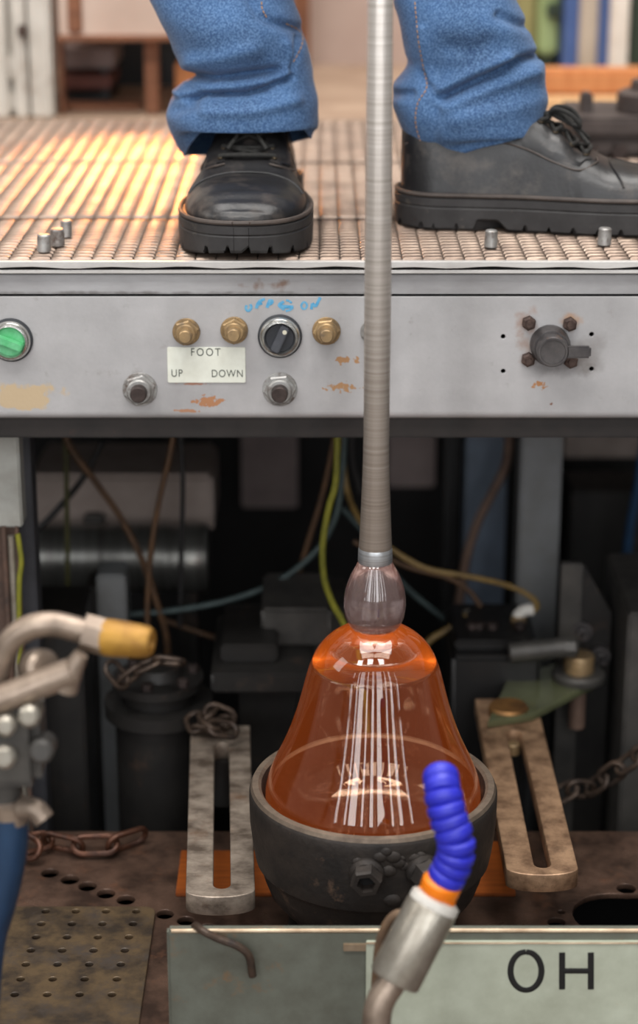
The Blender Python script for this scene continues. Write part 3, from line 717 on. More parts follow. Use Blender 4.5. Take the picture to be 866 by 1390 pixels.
        bm = B(); tube(bm, [SN(s, T(f), .0012) for s, f in ((.02, .98), (.12, .95), (.24, 1.02), (.40, 1.12), (.505, 1.16), (.585, 1.02), (.64, .55), (.64, .30))], .0010, 6); obj('side_seam', bm, 'welt_brown', o_)
    bm = B(); tube(bm, [SN(.685+.05*abs(math.cos(t))**2, t, .0006) for t in [PI*(.10+.80*i/14) for i in range(15)]], .0013, 6); obj('toe_seam', bm, 'leather', o_)
    ey = []
    for i, s in enumerate((.605, .555, .505, .455)):
        f = .40-.03*i; ey.append((SN(s, PI/2+f, .0026), SN(s, PI/2-f, .0026), s, f))
        for p, t in ((ey[-1][0], PI/2+f), (ey[-1][1], PI/2-f)):
            n = (SN(s, t, .01)-SN(s, t, 0)).normalized(); bm = B()
            lathe(bm, [(.0016, -.0005), (.0032, -.0005), (.0032, .0008), (.0024, .0014), (.0016, .0008)], frame_to(p, n), 14, closed=True); obj('eyelet', bm, 'eyelet_metal', o_)
    bm = B()
    for a, b, s, f in ey:
        mid = [SN(s+.012*math.sin(PI*k/5), PI/2+f-2*f*k/5, .0046) for k in range(6)]
        tube(bm, [a]+mid+[b], .0024, 8, 5)
    for (e1, e2) in zip(ey, ey[1:]):
        tube(bm, [e1[0], SN((e1[2]+e2[2])/2, PI/2, .003), e2[1]], .0021, 8, 5)
        tube(bm, [e1[1], SN((e1[2]+e2[2])/2, PI/2, .0045), e2[0]], .0021, 8, 5)
    kn = SN(.465, PI/2, .007)
    D = lambda x, y, z: kn+Mx.to_3x3() @ Vector((x, y, z))
    for sg in (-1, 1):
        tube(bm, [D(0, 0, 0), D(.008, sg*.010, .008), D(.024, sg*.019, .004), D(.034, sg*.017, -.008), D(.026, sg*.008, -.008), D(.006, sg*.002, .001)], .0024, 8, 6)
        tube(bm, [D(0, 0, 0), D(.012, sg*.004, .004), D(.030, sg*.010, -.012), D(.044, sg*.020, -.026)], .0022, 8, 6)
    bmesh.ops.create_icosphere(bm, subdivisions=2, radius=.0052, matrix=Matrix.Translation(kn))
    obj('lace', bm, 'lace_black', o_, smooth=1)
    return o_
pR = PZ(538, 311, HP)
pT = PZ(328, 353, HP)
angL = math.radians(-91)
headL = Vector((math.cos(angL), math.sin(angL), 0))
boot(Vector((pT.x, pT.y, HP))-headL*(L_+.004), angL, 1.06, 'black leather work shoe, toe facing forward over the platform edge')
angR = math.radians(-7)
boot(Vector((pR.x+.006, pR.y+.050, HP)), angR, 1.0, 'black leather work shoe turned sideways with thick cleated sole')

def leg_loft(bm, keys, Y, depth, cuff, creases, top_z, seed):
    """keys: (py, left px, right px); rings between, cuff: function angle -> py of hem"""
    NA = 120
    pys = [k[0] for k in keys]
    def edge(py, c):
        for a, b in zip(keys, keys[1:]):
            if py >= b[0] or b is keys[-1]:
                pass
        ks = keys
        for i in range(len(ks)-1):
            if ks[i][0] >= py >= ks[i+1][0]:
                t = (ks[i][0]-py)/(ks[i][0]-ks[i+1][0])
                p0 = ks[max(0, i-1)][c]; p1 = ks[i][c]; p2 = ks[i+1][c]; p3 = ks[min(len(ks)-1, i+2)][c]
                return .5*((2*p1)+(p2-p0)*t+(2*p0-5*p1+4*p2-p3)*t*t+(3*p1-p0-3*p2+p3)*t**3)
        return ks[0][c] if py > ks[0][0] else ks[-1][c]
    y0, y1 = keys[0][0], keys[-1][0]
    levels = [y0-2.0*i for i in range(int((y0+10)/2.0))]
    py = levels[-1]
    while py > y1: py -= 14; levels.append(max(py, y1))
    rings = []
    for li, py in enumerate(levels):
        l, r = edge(py, 1), edge(py, 2); sc_ = sc((l+r)/2, py, Y)
        cx = PY((l+r)/2, py, Y).x; hwid = (r-l)/2/sc_; z = PY((l+r)/2, py, Y).z
        dp = depth*(.92+.08*math.sin(py*.05)); ring = []
        f = max(0, 1-li/26.0)
        for a in range(NA):
            an = 2*PI*a/NA; c_, s_ = math.cos(an), math.sin(an)     # an=-90deg faces camera
            ex = .86
            x = cx+hwid*math.copysign(abs(c_)**ex, c_); y = Y+dp*math.copysign(abs(s_)**ex, s_)
            zz = z+cuff(an)*f*f*(3-2*f)/sc_
            p = Vector((x, y, zz)); q = Vector((c_, s_*1.0, 0)).normalized()
            d = noise.noise(Vector((x*9, y*9, zz*16+seed)))*.0035+noise.noise(Vector((x*26, y*26, zz*40+seed)))*.0012
            if s_ < .35:
                X, Yp = proj(p)
                wgt = min(1, (.35-s_)*2)
                for pts, wd, am in creases:
                    best = 1e9
                    for (ax_, ay_), (bx_, by_) in zip(pts, pts[1:]):
                        vx, vy = bx_-ax_, by_-ay_; tt = max(0, min(1, ((X-ax_)*vx+(Yp-ay_)*vy)/(vx*vx+vy*vy)))
                        dd = math.hypot(X-ax_-tt*vx, Yp-ay_-tt*vy)
                        best = min(best, dd)
                    d += 1.45*wgt*am*math.exp(-(best/wd)**2)
            ring.append(bm.verts.new(p+q*d))
        rings.append(ring)
    for a, b in zip(rings, rings[1:]):
        for i in range(NA): bm.faces.new((a[i], b[i], b[(i+1) % NA], a[(i+1) % NA]))
    bm.faces.new(rings[-1])
    return rings
bm = B()
def cuffL(an):    # py offset upward (px) relative to hem base
    c_, s_ = math.cos(an), math.sin(an)
    return max(0, -s_)**1.5*64 + (24 if c_ > 0 else 0)*abs(c_)**.8 - max(0, s_)*14 + 0*c_
keysL = [(212, 251, 421), (200, 243, 424), (185, 236, 428), (165, 230, 431), (148, 228, 432), (132, 234, 432), (118, 247, 430), (106, 258, 428), (96, 258, 427), (84, 246, 424), (70, 238, 420), (50, 231, 414), (25, 216, 408), (0, 203, 399), (-40, 188, 388), (-120, 180, 392), (-350, 220, 420), (-700, 300, 480), (-900, 320, 505)]
crL = [([(262, 101), (290, 106), (330, 101), (375, 96)], 6, -.010), ([(245, 122), (262, 112), (300, 112)], 8, .005), ([(256, 136), (275, 128), (335, 128), (372, 116), (395, 106)], 4.5, -.008), ([(250, 128), (300, 120), (360, 110)], 6, .004),
       ([(240, 150), (262, 143)], 7, -.004), ([(395, 92), (404, 74), (408, 52)], 5, -.005), ([(408, 40), (372, 32), (352, 22), (340, 0)], 7, -.005), ([(262, 88), (300, 82), (340, 70)], 14, .006), ([(280, 150), (340, 150), (400, 135)], 10, .004), ([(390, 60), (395, 85), (385, 100)], 8, .004)]
leg_loft(bm, keysL, .215, .088, cuffL, crL, 1.4, 3.1)
def cuffR(an):
    c_, s_ = math.cos(an), math.sin(an)
    return 54*max(0, c_*.5+.5)+15*max(0, -s_)-6
keysR = [(222, 574, 742), (205, 563, 741), (190, 552, 740), (172, 543, 739), (155, 535, 738), (140, 529, 738), (128, 528, 738), (115, 533, 739), (103, 543, 740), (92, 551, 740), (82, 553, 738), (72, 550, 731), (50, 546, 722), (30, 542, 716), (0, 534, 702), (-40, 524, 690), (-120, 520, 690), (-350, 500, 690), (-700, 470, 650), (-900, 455, 640)]
crR = [([(603, 132), (640, 113), (680, 95), (715, 80), (740, 74)], 6, -.010), ([(600, 120), (640, 100), (690, 78)], 8, .005), ([(605, 145), (660, 122), (725, 98)], 9, .004), ([(530, 128), (556, 128)], 7, -.005), ([(575, 100), (583, 118)], 5, -.004), ([(680, 22), (700, 30), (716, 36)], 7, -.005),
       ([(610, 62), (640, 68), (665, 60)], 14, -.004), ([(590, 150), (585, 180), (590, 205)], 10, -.003), ([(574, 40), (580, 80), (584, 110)], 6, .003), ([(620, 160), (680, 150), (730, 135)], 14, .003)]
leg_loft(bm, keysR, .215, .075, cuffR, crR, 1.4, 8.7)
# hips (above the frame) tie the two legs together
hz = PY(490, -880, .215).z
prof = [(.0, hz-.10), (.12, hz-.09), (.165, hz-.02), (.172, hz+.06), (.155, hz+.16), (.145, hz+.20), (0, hz+.20)]
lathe(bm, prof, Matrix.Translation((PY(480, -880, .215).x, .215, 0)) @ Matrix.Diagonal((1, .68, 1, 1)), 60)
bmesh.ops.recalc_face_normals(bm, faces=bm.faces)
bvh = BVHTree.FromBMesh(bm)
jeans = obj('jeans', bm, 'denim', person, smooth=1.3)
sm = jeans.modifiers.new('hem', 'SOLIDIFY'); sm.thickness = .002; sm.offset = -1
def onsurf(px, py, off=.0006):
    d = ray(px, py).normalized(); h = bvh.ray_cast(CAM, d)
    return None if h[0] is None or h[0].y > .5 else h[0]-d*off
bm = B()
for pts in ([(563, 2), (565, 25), (568, 55), (574, 88), (579, 110), (578, 122), (567, 140), (564, 165), (570, 190), (583, 218)], [(355, 2), (356, 12), (362, 24)], [(388, 32), (404, 40), (411, 50), (408, 66), (396, 88)], [(421, 150), (419, 180)]):
    P = smooth_path([Vector((x, y, 0)) for x, y in pts], 40)
    acc = 0; on = True; run = []
    for a, b in zip(P, P[1:]):
        acc += (b-a).length
        if on:
            q = onsurf(b.x, b.y)
            if q: run.append(q)
        if acc > (4.2 if on else 1.6):
            if on and len(run) > 1: tube(bm, [run[0], run[len(run)//2], run[-1]], .0007, 6, 2)
            on = not on; acc = 0; run = []
obj('seam_stitching', bm, 'stitch_tan', jeans, kind='stuff')

# ================================================================== HALL BEHIND THE PLATFORM
def pbox(bm, x0, y0, x1, y1, Y, dy, bev=.003):
    """box whose front face at depth Y spans the given picture rectangle"""
    a = PY(x0, y1, Y); b = PY(x1, y0, Y); zl = max(a.z, HP-.004) if Y > .9 else a.z
    return box(bm, a.x, b.x, Y, Y+dy, zl, b.z, bev)
zf = HP-.004
# white panelled door leaf at the far left
t = thing('panel_door', 'white panelled door standing at the left behind the platform', 'door', (PY(20, 160, 1.0).x, 1.0, zf))
a = PY(-260, 160, 1.0); b = PY(74, 160, 1.0)
bm = B(); box(bm, a.x, b.x, 1.01, 1.05, zf, 2.5, .003); obj('door_leaf', bm, 'door_white', t)
for (x0, x1) in ((-8, 14), (22, 40), (44, 74)):
    A = PY(x0, 160, .99); Bx = PY(x1, 160, .99); bm = B(); box(bm, A.x, Bx.x, .985, 1.012, zf, 2.5, .004); obj('stile', bm, 'door_white', t)
for (y0, y1) in ((75, 108), (125, 150)):
    bm = B(); pbox(bm, -60, y0, 22, y1, .995, .02); obj('panel', bm, 'door_white', t)
p = PY(30, 42, .98); bm = B(); box(bm, p.x-.006, p.x+.006, .972, .99, p.z-.008, p.z+.008, .002); obj('latch', bm, 'post_rust', t)
# furnace on legs: pale casing, dark space below, glowing mouth above the frame
fy = 1.0
a = PY(77, 50, fy); b = PY(236, 50, fy)
t = thing('glass_furnace', 'pale furnace casing on brown legs with open dark space below', 'furnace', ((a.x+b.x)/2, fy+.3, zf))
xa, xb = a.x+.004, b.x+.06
mx0, mx1, mz0, mz1 = -.345, -.20, .80, .98
me = plate([(xa, a.z+.002), (xb, a.z+.002), (xb, 1.9), (xa, 1.9)], [[(mx0, mz0), (mx1, mz0), (mx1, mz1), (mx0, mz1)]], -.03, 0, .001, Matrix.Translation((0, fy, 0)) @ FRONT)
obj('casing_front', me, 'bench_cream', t)
bm = B(); box(bm, xa, xb, fy+.18, fy+.55, a.z+.002, 1.9); box(bm, xa, mx0-.02, fy+.03, fy+.18, a.z+.002, 1.9); box(bm, mx1+.02, xb, fy+.03, fy+.18, a.z+.002, 1.9); box(bm, mx0-.02, mx1+.02, fy+.03, fy+.18, a.z+.002, mz0-.02); box(bm, mx0-.02, mx1+.02, fy+.03, fy+.18, mz1+.02, 1.9); obj('casing', bm, 'bench_cream', t)
bm = B(); box(bm, mx0-.02, mx1+.02, fy+.14, fy+.178, mz0-.02, mz1+.02)
MATS['furnace_fire'] = m_ = bpy.data.materials.new('furnace_fire'); m_.use_nodes = True
pb_ = m_.node_tree.nodes['Principled BSDF']; pb_.inputs['Base Color'].default_value = (.8, .3, .1, 1); pb_.inputs['Emission Color'].default_value = (1, .42, .10, 1); pb_.inputs['Emission Strength'].default_value = 16
obj('furnace_mouth', bm, 'furnace_fire', t)
for x in (94, 98, 132): pass
for (x0, x1) in ((92, 108),):
    bm = B(); pbox(bm, x0, -60, x1, 46, fy-.006, .008); obj('casing_batten', bm, 'wood_brown', t)
bm = B(); pbox(bm, 78, 49, 236, 57, fy-.012, .06, .002); obj('bottom_lip', bm, 'wood_brown', t)
for (x0, x1) in ((195, 214), (78, 84)):
    bm = B(); A = PY(x0, 60, fy+.02); Bx = PY(x1, 60, fy+.02); box(bm, A.x, Bx.x, fy+.02, fy+.05, zf, a.z+.004, .002); obj('leg', bm, 'wood_brown', t)
bm = B(); box(bm, xa, xb, fy+.34, fy+.36, zf, a.z); obj('back_plate', bm, 'black_box', t)
fl = bpy.data.lights.new('furnace_glow', 'SPOT'); fl.energy = 34; fl.color = (1, .34, .07); fl.spot_size = math.radians(56); fl.spot_blend = 1.0; fl.shadow_soft_size = .06
fo = bpy.data.objects.new('furnace_glow', fl); C.objects.link(fo); fo.location = ((mx0+mx1)/2, fy-.02, .90)
fo.rotation_euler = (Vector((-.25, .50, HP))-fo.location).to_track_quat('-Z', 'Y').to_euler()
# boards stacked under the furnace
for (x0, y0, x1, y1, Y, mt, lb_) in ((80, 66, 154, 93, fy+.16, 'board_grey', 'pale grey board on top of the stack under the furnace'), (80, 103, 150, 121, fy+.14, 'wood_red', 'reddish board in the middle of the stack under the furnace'), (78, 128, 150, 142, fy+.16, 'black_box', 'dark block at the bottom of the stack under the furnace'), (78, 147, 190, 160, fy+.06, 'wood_brown', 'long brown plank on the floor in front of the stack')):
    bm = B(); A = PY(x0, y1, Y); Bx = PY(x1, y0, Y); zz = A.z if 'plank' not in lb_ and 'dark' not in lb_ else zf
    box(bm, A.x, Bx.x, Y, Y+.14 if 'plank' not in lb_ else Y+.05, zz, max(Bx.z, zz+.008), .002); tag(obj('board', bm, mt), lb_, 'board')
bm = B(); A = PY(80, 100, fy+.18)
for x in (84, 140):
    for (yA, yB) in ((66, 121),): pass
for x in (86, 142):
    A = PY(x, 110, fy+.17); bm = B(); box(bm, A.x-.006, A.x+.006, fy+.17, fy+.19, PY(x, 142, fy+.16).z-.002, PY(x, 66, fy+.16).z-.029, .001)
    tag(obj('shelf_bracket', bm, 'black_box'), 'dark upright carrying the boards under the furnace, %s one' % ('left' if x < 100 else 'right'), 'bracket')
# brown wooden crate piece between the furnace and the trouser leg
A = PY(238, 130, 1.05); Bx = PY(275, 85, 1.05); bm = B(); box(bm, A.x, Bx.x, 1.05, 1.12, zf, Bx.z, .004); tag(obj('wooden_block', bm, 'timber_orange'), 'orange brown wooden block behind the left trouser leg', 'block')
bm = B(); A = PY(398, 100, 1.5); Bx = PY(420, 0, 1.5); box(bm, A.x, Bx.x, 1.5, 1.54, zf, 2.4, .003); tag(obj('wall_batten', bm, 'wood_brown'), 'thin brown upright against the pink wall between the legs', 'upright')
# right: machines and timber
def upright(name, x0, x1, Y, d, mt, lb_, cat, zlo=None, ztop=2.0):
    A = PY(x0, 60, Y); Bx = PY(x1, 60, Y); bm = B(); box(bm, A.x, Bx.x, Y, Y+d, zf if zlo is None else zlo, ztop, .004); return tag(obj(name, bm, mt), lb_, cat)
upright('post', 700, 726, 1.55, .05, 'olive_post', 'olive upright post beside the green machine', 'post')
Gm = thing('machine_cabinet', 'pale green machine cabinet behind the right trouser leg', 'machine', (PY(746, 60, 1.5).x, 1.6, zf))
A = PY(727, 95, 1.5); Bx = PY(764, 0, 1.5)
bm = B(); box(bm, A.x+.004, Bx.x-.006, 1.5, 1.7, zf+.03, 2.0, .006); obj('cabinet_body', bm, 'machine_green', Gm)
bm = B(); box(bm, A.x+.01, Bx.x-.01, 1.52, 1.68, zf, zf+.03); obj('cabinet_foot', bm, 'dark_green', Gm)
bm = B(); p = PY(752, 14, 1.49); box(bm, p.x-.012, p.x+.012, 1.485, 1.502, p.z-.012, p.z+.012, .003); obj('handle', bm, 'dark_green', Gm)
upright('locker', 766, 788, 1.45, .2, 'cabinet_blue', 'blue locker left of the beige pole', 'locker')
upright('pole', 787, 811, 1.35, .025, 'pole_beige', 'beige square pole between the two blue lockers', 'pole')
upright('locker', 811, 830, 1.45, .2, 'cabinet_blue', 'narrow blue locker between the beige and white poles', 'locker')
upright('pole', 829, 853, 1.25, .03, 'pole_white', 'white square pole right of the blue lockers', 'pole')
upright('machine_cabinet', 856, 960, 1.6, .3, 'dark_green', 'dark green machine at the far right edge', 'machine')
A = PY(735, 130, 1.1); Bx = PY(1000, 96, 1.1); bm = B(); box(bm, A.x-.08, Bx.x, 1.1, 1.16, A.z, Bx.z, .006); tag(obj('timber_beam', bm, 'timber_orange'), 'orange timber beam lying behind the dark iron fixture', 'beam')
A = PY(735, 167, 1.09); Bx = PY(1000, 131, 1.09); bm = B(); box(bm, A.x-.08, Bx.x, 1.085, 1.165, zf, PY(735, 130, 1.1).z, .004); tag(obj('timber_beam', bm, 'timber_pale'), 'pale timber beam under the orange one', 'beam')
# dark iron fixture standing on the platform
Y = .62; t = thing('iron_fixture', 'dark cast iron fixture standing on the platform behind the sideways shoe', 'fixture', (PY(830, 220, Y).x, Y, HP))
bm = B(); A = PY(772, 225, Y); Bx = PY(980, 186, Y); box(bm, A.x, Bx.x, Y, Y+.14, HP, Bx.z, .006); obj('fixture_base', bm, 'cast_iron', t)
bm = B(); A = PY(776, 186, Y-.01); Bx = PY(990, 160, Y-.01); box(bm, A.x, Bx.x, Y-.012, Y+.15, A.z, Bx.z, .005); obj('cross_beam', bm, 'cast_iron', t)
bm = B(); A = PY(789, 160, Y+.03); Bx = PY(806, 127, Y+.03); box(bm, A.x, Bx.x, Y+.03, Y+.06, A.z-.004, Bx.z, .003); obj('upright_lug', bm, 'cast_iron', t)
bm = B(); p = PY(885, 160, Y+.05); q = PY(885, 96, Y+.05); lathe(bm, [(0, 0), (.03, 0), (.03, .012), (.046, .014), (.046, .036), (.038, .040), (.030, .040), (.028, .052), (0, .052)], Matrix.Translation((p.x, p.y, p.z-.004)), 32); obj('clamp_head', bm, 'cast_iron', t)
for x in (800, 840, 880):
    p = PY(x, 205, Y-.001); bm = B(); hexa(bm, p, p+Vector((0, -.01, 0)), .011); obj('bolt', bm, 'dark_bolt', t)

# ================================================================== MACHINERY UNDER THE PLATFORM
zc = zu+.03        # underside of the deck
ZP = -.60
def ubox(x0, y0, x1, y1, Y, d, mt, name, lb_, cat, zlo=None, bev=.003, ztop=None):
    if ztop: ztop -= .002
    a = PY(x0, y1, Y); b = PY(x1, y0, Y); bm = B(); box(bm, a.x, b.x, Y, Y+d, a.z if zlo is None else zlo, b.z if ztop is None else ztop, bev)
    return tag(obj(name, bm, mt), lb_, cat)
# left support post with conduits
Y = .07; a = PY(-40, 716, Y); b = PY(25, 600, Y); c = PY(45, 716, Y)
t = thing('support_post', 'white painted support post with rusty lower end under the platform left', 'post', ((a.x+b.x)/2, Y+.03, ZP))
bm = B(); box(bm, a.x, b.x, Y, Y+.05, a.z, zu+.002, .002); obj('post_plate', bm, 'post_white', t)
bm = B(); box(bm, a.x, c.x-.004, Y+.03, Y+.07, ZP, zu+.002, .002); obj('post_core', bm, 'post_dark', t)
bm = B(); box(bm, a.x, PY(20, 716, Y).x, Y+.008, Y+.05, ZP, a.z, .002); obj('post_foot', bm, 'post_rust', t)
for (x, r, m_n) in ((4, 4, 'post_rust'), (14, 5, 'nickel'), (22, 3, 'post_rust')):
    p = PY(x, 716, Y-.004); bm = B(); cyl(bm, (p.x, Y-.002, -.3), (p.x, Y-.002, p.z+(.0 if x != 14 else -.01)), r/1290, n=12); obj('conduit', bm, m_n, t)
p0 = path_px([(24, 725), (27, 745), (29, 765), (26, 800), (27, 900)], Y-.006)
bm = B(); tube(bm, p0, .003, 8); tag(obj('cable', bm, 'cable_yellow'), 'short yellow cable hugging the white support post', 'cable')
# motor: cream housing and steel cylinder
Y = .50
t = thing('drive_motor', 'long steel cylinder motor with cream housing behind the cables', 'motor', (PY(165, 780, Y).x, Y, PY(165, 800, Y).z))
ya = PY(165, 757, Y); R = 46/sc(165, 757, Y); x0 = PY(47, 757, Y).x; x1 = PY(283, 757, Y).x
fr = frame_to(Vector((x0, Y, ya.z)), (1, 0, 0)); Lx = x1-x0
bm = B(); lathe(bm, [(0, 0), (R*.93, 0), (R, .004), (R, Lx*.40), (R*.97, Lx*.405), (R*.97, Lx*.47), (R, Lx*.475), (R, Lx*.78), (R*.95, Lx*.785), (R*.95, Lx*.86), (R*1.03, Lx*.865), (R*1.03, Lx-.004), (R*.98, Lx), (0, Lx)], fr, 48); obj('cylinder', bm, 'motor_steel', t)
a = PY(46, 712, Y+.06); b = PY(289, 642, Y+.06); bm = B(); box(bm, a.x, b.x, Y+.05, Y+.2, a.z-.01, b.z, .006); obj('housing', bm, 'motor_cream', t)
bm = B(); p = PY(128, 700, Y+.05); box(bm, p.x-.012, p.x+.014, Y+.03, Y+.052, p.z-.012, p.z+.006, .003); obj('terminal_block', bm, 'machine_grey', t)
for xx in (.12, .88):
    bm = B(); box(bm, x0+Lx*xx-.012, x0+Lx*xx+.012, Y-.02, Y+.03, ZP, ya.z-R*.9); obj('motor_foot', bm, 'machine_dark', t)
# grey blocks left
t = thing('bearing_block', 'grey upright bearing block in front of the motor', 'block', (PY(146, 850, .26).x, .28, ZP))
a = PY(133, 860, .26); b = PY(170, 781, .26)
bm = B(); box(bm, a.x, b.x, .26, .31, ZP, b.z, .003); obj('block_front', bm, 'grey_paint_warm', t)
bm = B(); A = PY(118, 860, .27); box(bm, A.x, a.x+.001, .268, .33, ZP, b.z-.018, .004); obj('block_side', bm, 'machine_dark', t)
ubox(-60, 842, 110, 1128, .145, .11, 'machine_dark', 'machine_housing', 'dark grey machine housing at the left behind the pipe nozzle', 'machine', zlo=ZP)
t = thing('flange_stack', 'dark stacked round flanges behind the left slotted bar', 'flange', (PY(215, 950, .16).x, .16, ZP))
p = PY(215, 935, .16); Mz = Matrix.Translation((p.x, .16, 0))
bm = B(); lathe(bm, [(0, ZP), (.05, ZP), (.05, p.z-.03), (.062, p.z-.028), (.062, p.z-.012), (.0, p.z-.012)], Mz, 40); obj('lower_flange', bm, 'machine_dark', t)
bm = B(); lathe(bm, [(0, p.z-.012), (.040, p.z-.012), (.040, p.z+.004), (.052, p.z+.006), (.052, p.z+.016), (.030, p.z+.018), (.026, p.z+.03), (0, p.z+.03)], Mz, 40); obj('upper_flange', bm, 'machine_dark', t)
for k in range(6):
    q = Vector((p.x+.041*math.cos(k*PI/3+.3), .16+.041*math.sin(k*PI/3+.3), p.z+.016)); bm = B(); hexa(bm, q, q+Vector((0, 0, .008)), .007); obj('bolt', bm, 'dark_bolt', t)
t = thing('clamp_carriage', 'dark steel clamp carriage plates left of the glass bell', 'machine', (PY(350, 900, .2).x, .2, ZP))
a = PY(288, 900, .16); b = PY(425, 868, .16)
bm = B(); box(bm, a.x, b.x, .12, .30, a.z-.02, a.z+.004, .003); obj('base_plate', bm, 'machine_dark', t)
bm = B(); box(bm, a.x+.01, b.x-.04, .15, .28, a.z+.004, a.z+.026, .003, None); obj('slide_block', bm, 'machine_dark', t)
bm = B(); box(bm, b.x-.06, b.x+.02, .20, .32, a.z+.004, a.z+.05, .004); obj('slide_block', bm, 'machine_grey', t)
bm = B(); box(bm, a.x+.03, b.x-.02, .16, .28, ZP, a.z-.02); obj('column', bm, 'machine_dark', t)
for xx in (395, 410, 378):
    p = PY(xx, 850, .25); bm = B(); cyl(bm, (p.x, .25, a.z+.0), (p.x, .25, p.z), .007, n=16, bev=.001); obj('stud', bm, 'steel_bolt', t)
ubox(369, 798, 440, 829, .45, .02, 'paper_white', 'junction_plate', 'small white plate left of the glass neck', 'plate', bev=.001)
ubox(360, 829, 470, 900, .44, .12, 'machine_grey', 'valve_bank', 'grey valve bank under the small white plate', 'machine', zlo=ZP)
# pale far panels
ubox(328, 592, 404, 690, .95, .02, 'board_grey', 'back_panel', 'dim grey panel hanging far back under the platform', 'panel', ztop=zc)
ubox(526, 592, 592, 662, .95, .02, 'board_grey', 'back_panel', 'dim grey panel far back right of the blowpipe', 'panel', ztop=zc)
ubox(765, 592, 900, 622, .93, .03, 'motor_cream', 'back_panel', 'dim cream strip far back at the right', 'panel', ztop=zc)
ubox(768, 668, 900, 860, .72, .1, 'machine_dark', 'machine_housing', 'dark machine housing far back at the right', 'machine', zlo=ZP)
# right posts
ubox(627, 592, 690, 850, .62, .06, 'grey_paint', 'support_post', 'blue grey support post behind the bent copper pipe', 'post', zlo=ZP, ztop=zc)
ubox(699, 592, 765, 870, .40, .06, 'grey_paint_warm', 'support_post', 'wide grey support post behind the white elbow fitting', 'post', zlo=ZP, ztop=zc)
ubox(600, 592, 626, 850, .70, .03, 'black_box', 'support_post', 'narrow black post left of the bent copper pipe', 'post', zlo=ZP, ztop=zc)
# bracket and box far right
t = thing('corner_bracket', 'grey steel corner bracket with sloping gusset at the right', 'bracket', (PY(790, 880, .24).x, .26, ZP))
a = PY(757, 900, .24); b = PY(792, 766, .24); c = PY(832, 835, .24)
bm = B(); box(bm, a.x, b.x, .24, .252, ZP, b.z, .0015); obj('flange_plate', bm, 'machine_grey', t)
me = plate([(b.x, -.3), (c.x, -.3), (c.x, c.z), (b.x, b.z)], [], -.008, 0, .0008, Matrix.Translation((0, .247, 0)) @ FRONT); obj('gusset', me, 'machine_dark', t)
for (x, y) in ((790, 857), (815, 890)):
    p = PY(x, y, .24); bm = B(); cyl(bm, p+Vector((0, .006, 0)), p+Vector((0, -.003, 0)), .012, n=20); hexa(bm, p+Vector((0, -.003, 0)), p+Vector((0, -.012, 0)), .008); cyl(bm, p+Vector((0, -.012, 0)), p+Vector((.002, -.02, 0)), .0045, n=12); obj('bolt', bm, 'valve_metal', t)
ubox(838, 833, 960, 1128, .16, .2, 'machine_grey', 'machine_housing', 'grey machine housing at the right edge beside the corner bracket', 'machine', zlo=ZP)
# black valve block with elbow fittings
t = thing('pneumatic_valve', 'black pneumatic valve block with white elbow fitting right of the glass', 'valve', (PY(680, 900, .22).x, .26, ZP))
a = PY(612, 960, .20); b = PY(735, 892, .20)
bm = B(); box(bm, a.x, b.x, .20, .36, -.02, b.z, .005); obj('valve_body', bm, 'black_box', t)
bm = B(); box(bm, a.x+.01, b.x-.01, .22, .34, ZP, -.02); obj('valve_pedestal', bm, 'black_box', t)
bm = B(); box(bm, a.x+.004, b.x-.012, .22, .34, b.z, b.z+.012, .003); obj('valve_lid', bm, 'black_box', t)
for (x, y) in ((650, 852), (668, 852), (735, 862), (640, 862)):
    p = PY(x, y, .26); q = Vector((min(p.x, b.x-.02), .26, b.z+.011)); bm = B(); hexa(bm, q, q+Vector((0, 0, .008)), .007); obj('bolt', bm, 'dark_bolt', t)
e0 = PY(703, 860, .28); ez = b.z+.012
bm = B(); cyl(bm, (e0.x, .28, ez-.002), (e0.x, .28, ez+.008), .0095, n=20); obj('fitting_nut', bm, 'brass', t)
bm = B(); e1 = PY(724, 829, .28); tube(bm, [(e0.x, .28, ez+.006), (e0.x, .28, e1.z-.006), (e0.x+.006, .28, e1.z), (e1.x, .28, e1.z+.002)], .0075, 14, 6); obj('elbow_fitting', bm, 'white_plastic', t)
e2 = PY(637, 832, .32); bm = B(); tube(bm, [(e2.x+.004, .32, ez-.002), (e2.x+.002, .32, e2.z-.006), (e2.x-.004, .315, e2.z), (e2.x-.012, .30, e2.z-.006)], .0065, 12, 6); obj('elbow_fitting', bm, 'nickel', t)
# silver bar, green plate, washer and brass knob
t = thing('swing_bracket', 'greenish metal swing plate carrying a brass knob right of the glass', 'bracket', (PY(770, 950, .1).x, .1, 0))
zq = ZB+.004
pts = [PZ(x, y, zq) for x, y in ((662, 985), (722, 976), (820, 925), (818, 908), (760, 905), (690, 925))]
obj('swing_plate', plate([(p.x, p.y) for p in pts], [], ZB-.006+.007, ZB+.012-.002, .001), 'glassy_green', t)
p = PZ(785, 922, zq+.006)
bm = B(); lathe(bm, [(0, 0), (.030, 0), (.031, .003), (.031, .008), (.028, .011), (0, .011)], Matrix.Translation((p.x, p.y, ZB+.010)), 40); obj('washer', bm, 'machine_grey', t)
bm = B(); lathe(bm, [(0, 0), (.0175, 0), (.0178, .018), (.0165, .0205), (0, .021)], Matrix.Translation((p.x, p.y, ZB+.021)), 36); obj('brass_knob', bm, 'brass', t)
bm = B(); cyl(bm, (p.x, p.y, ZB-.05), (p.x, p.y, ZB+.001), .010, n=20); obj('pivot_shaft', bm, 'pipe_copper', t)
a = PY(690, 905, .19); b = PY(770, 880, .19)
bm = B(); cyl(bm, (a.x, .19, b.z-.006), (b.x, .19, b.z+.002), .012, n=24, bev=.002); lathe(bm, [(0, 0), (.013, 0), (.013, .012), (.009, .016), (0, .016)], frame_to(Vector((b.x-.004, .19, b.z+.002)), (1, 0, 0)), 8)
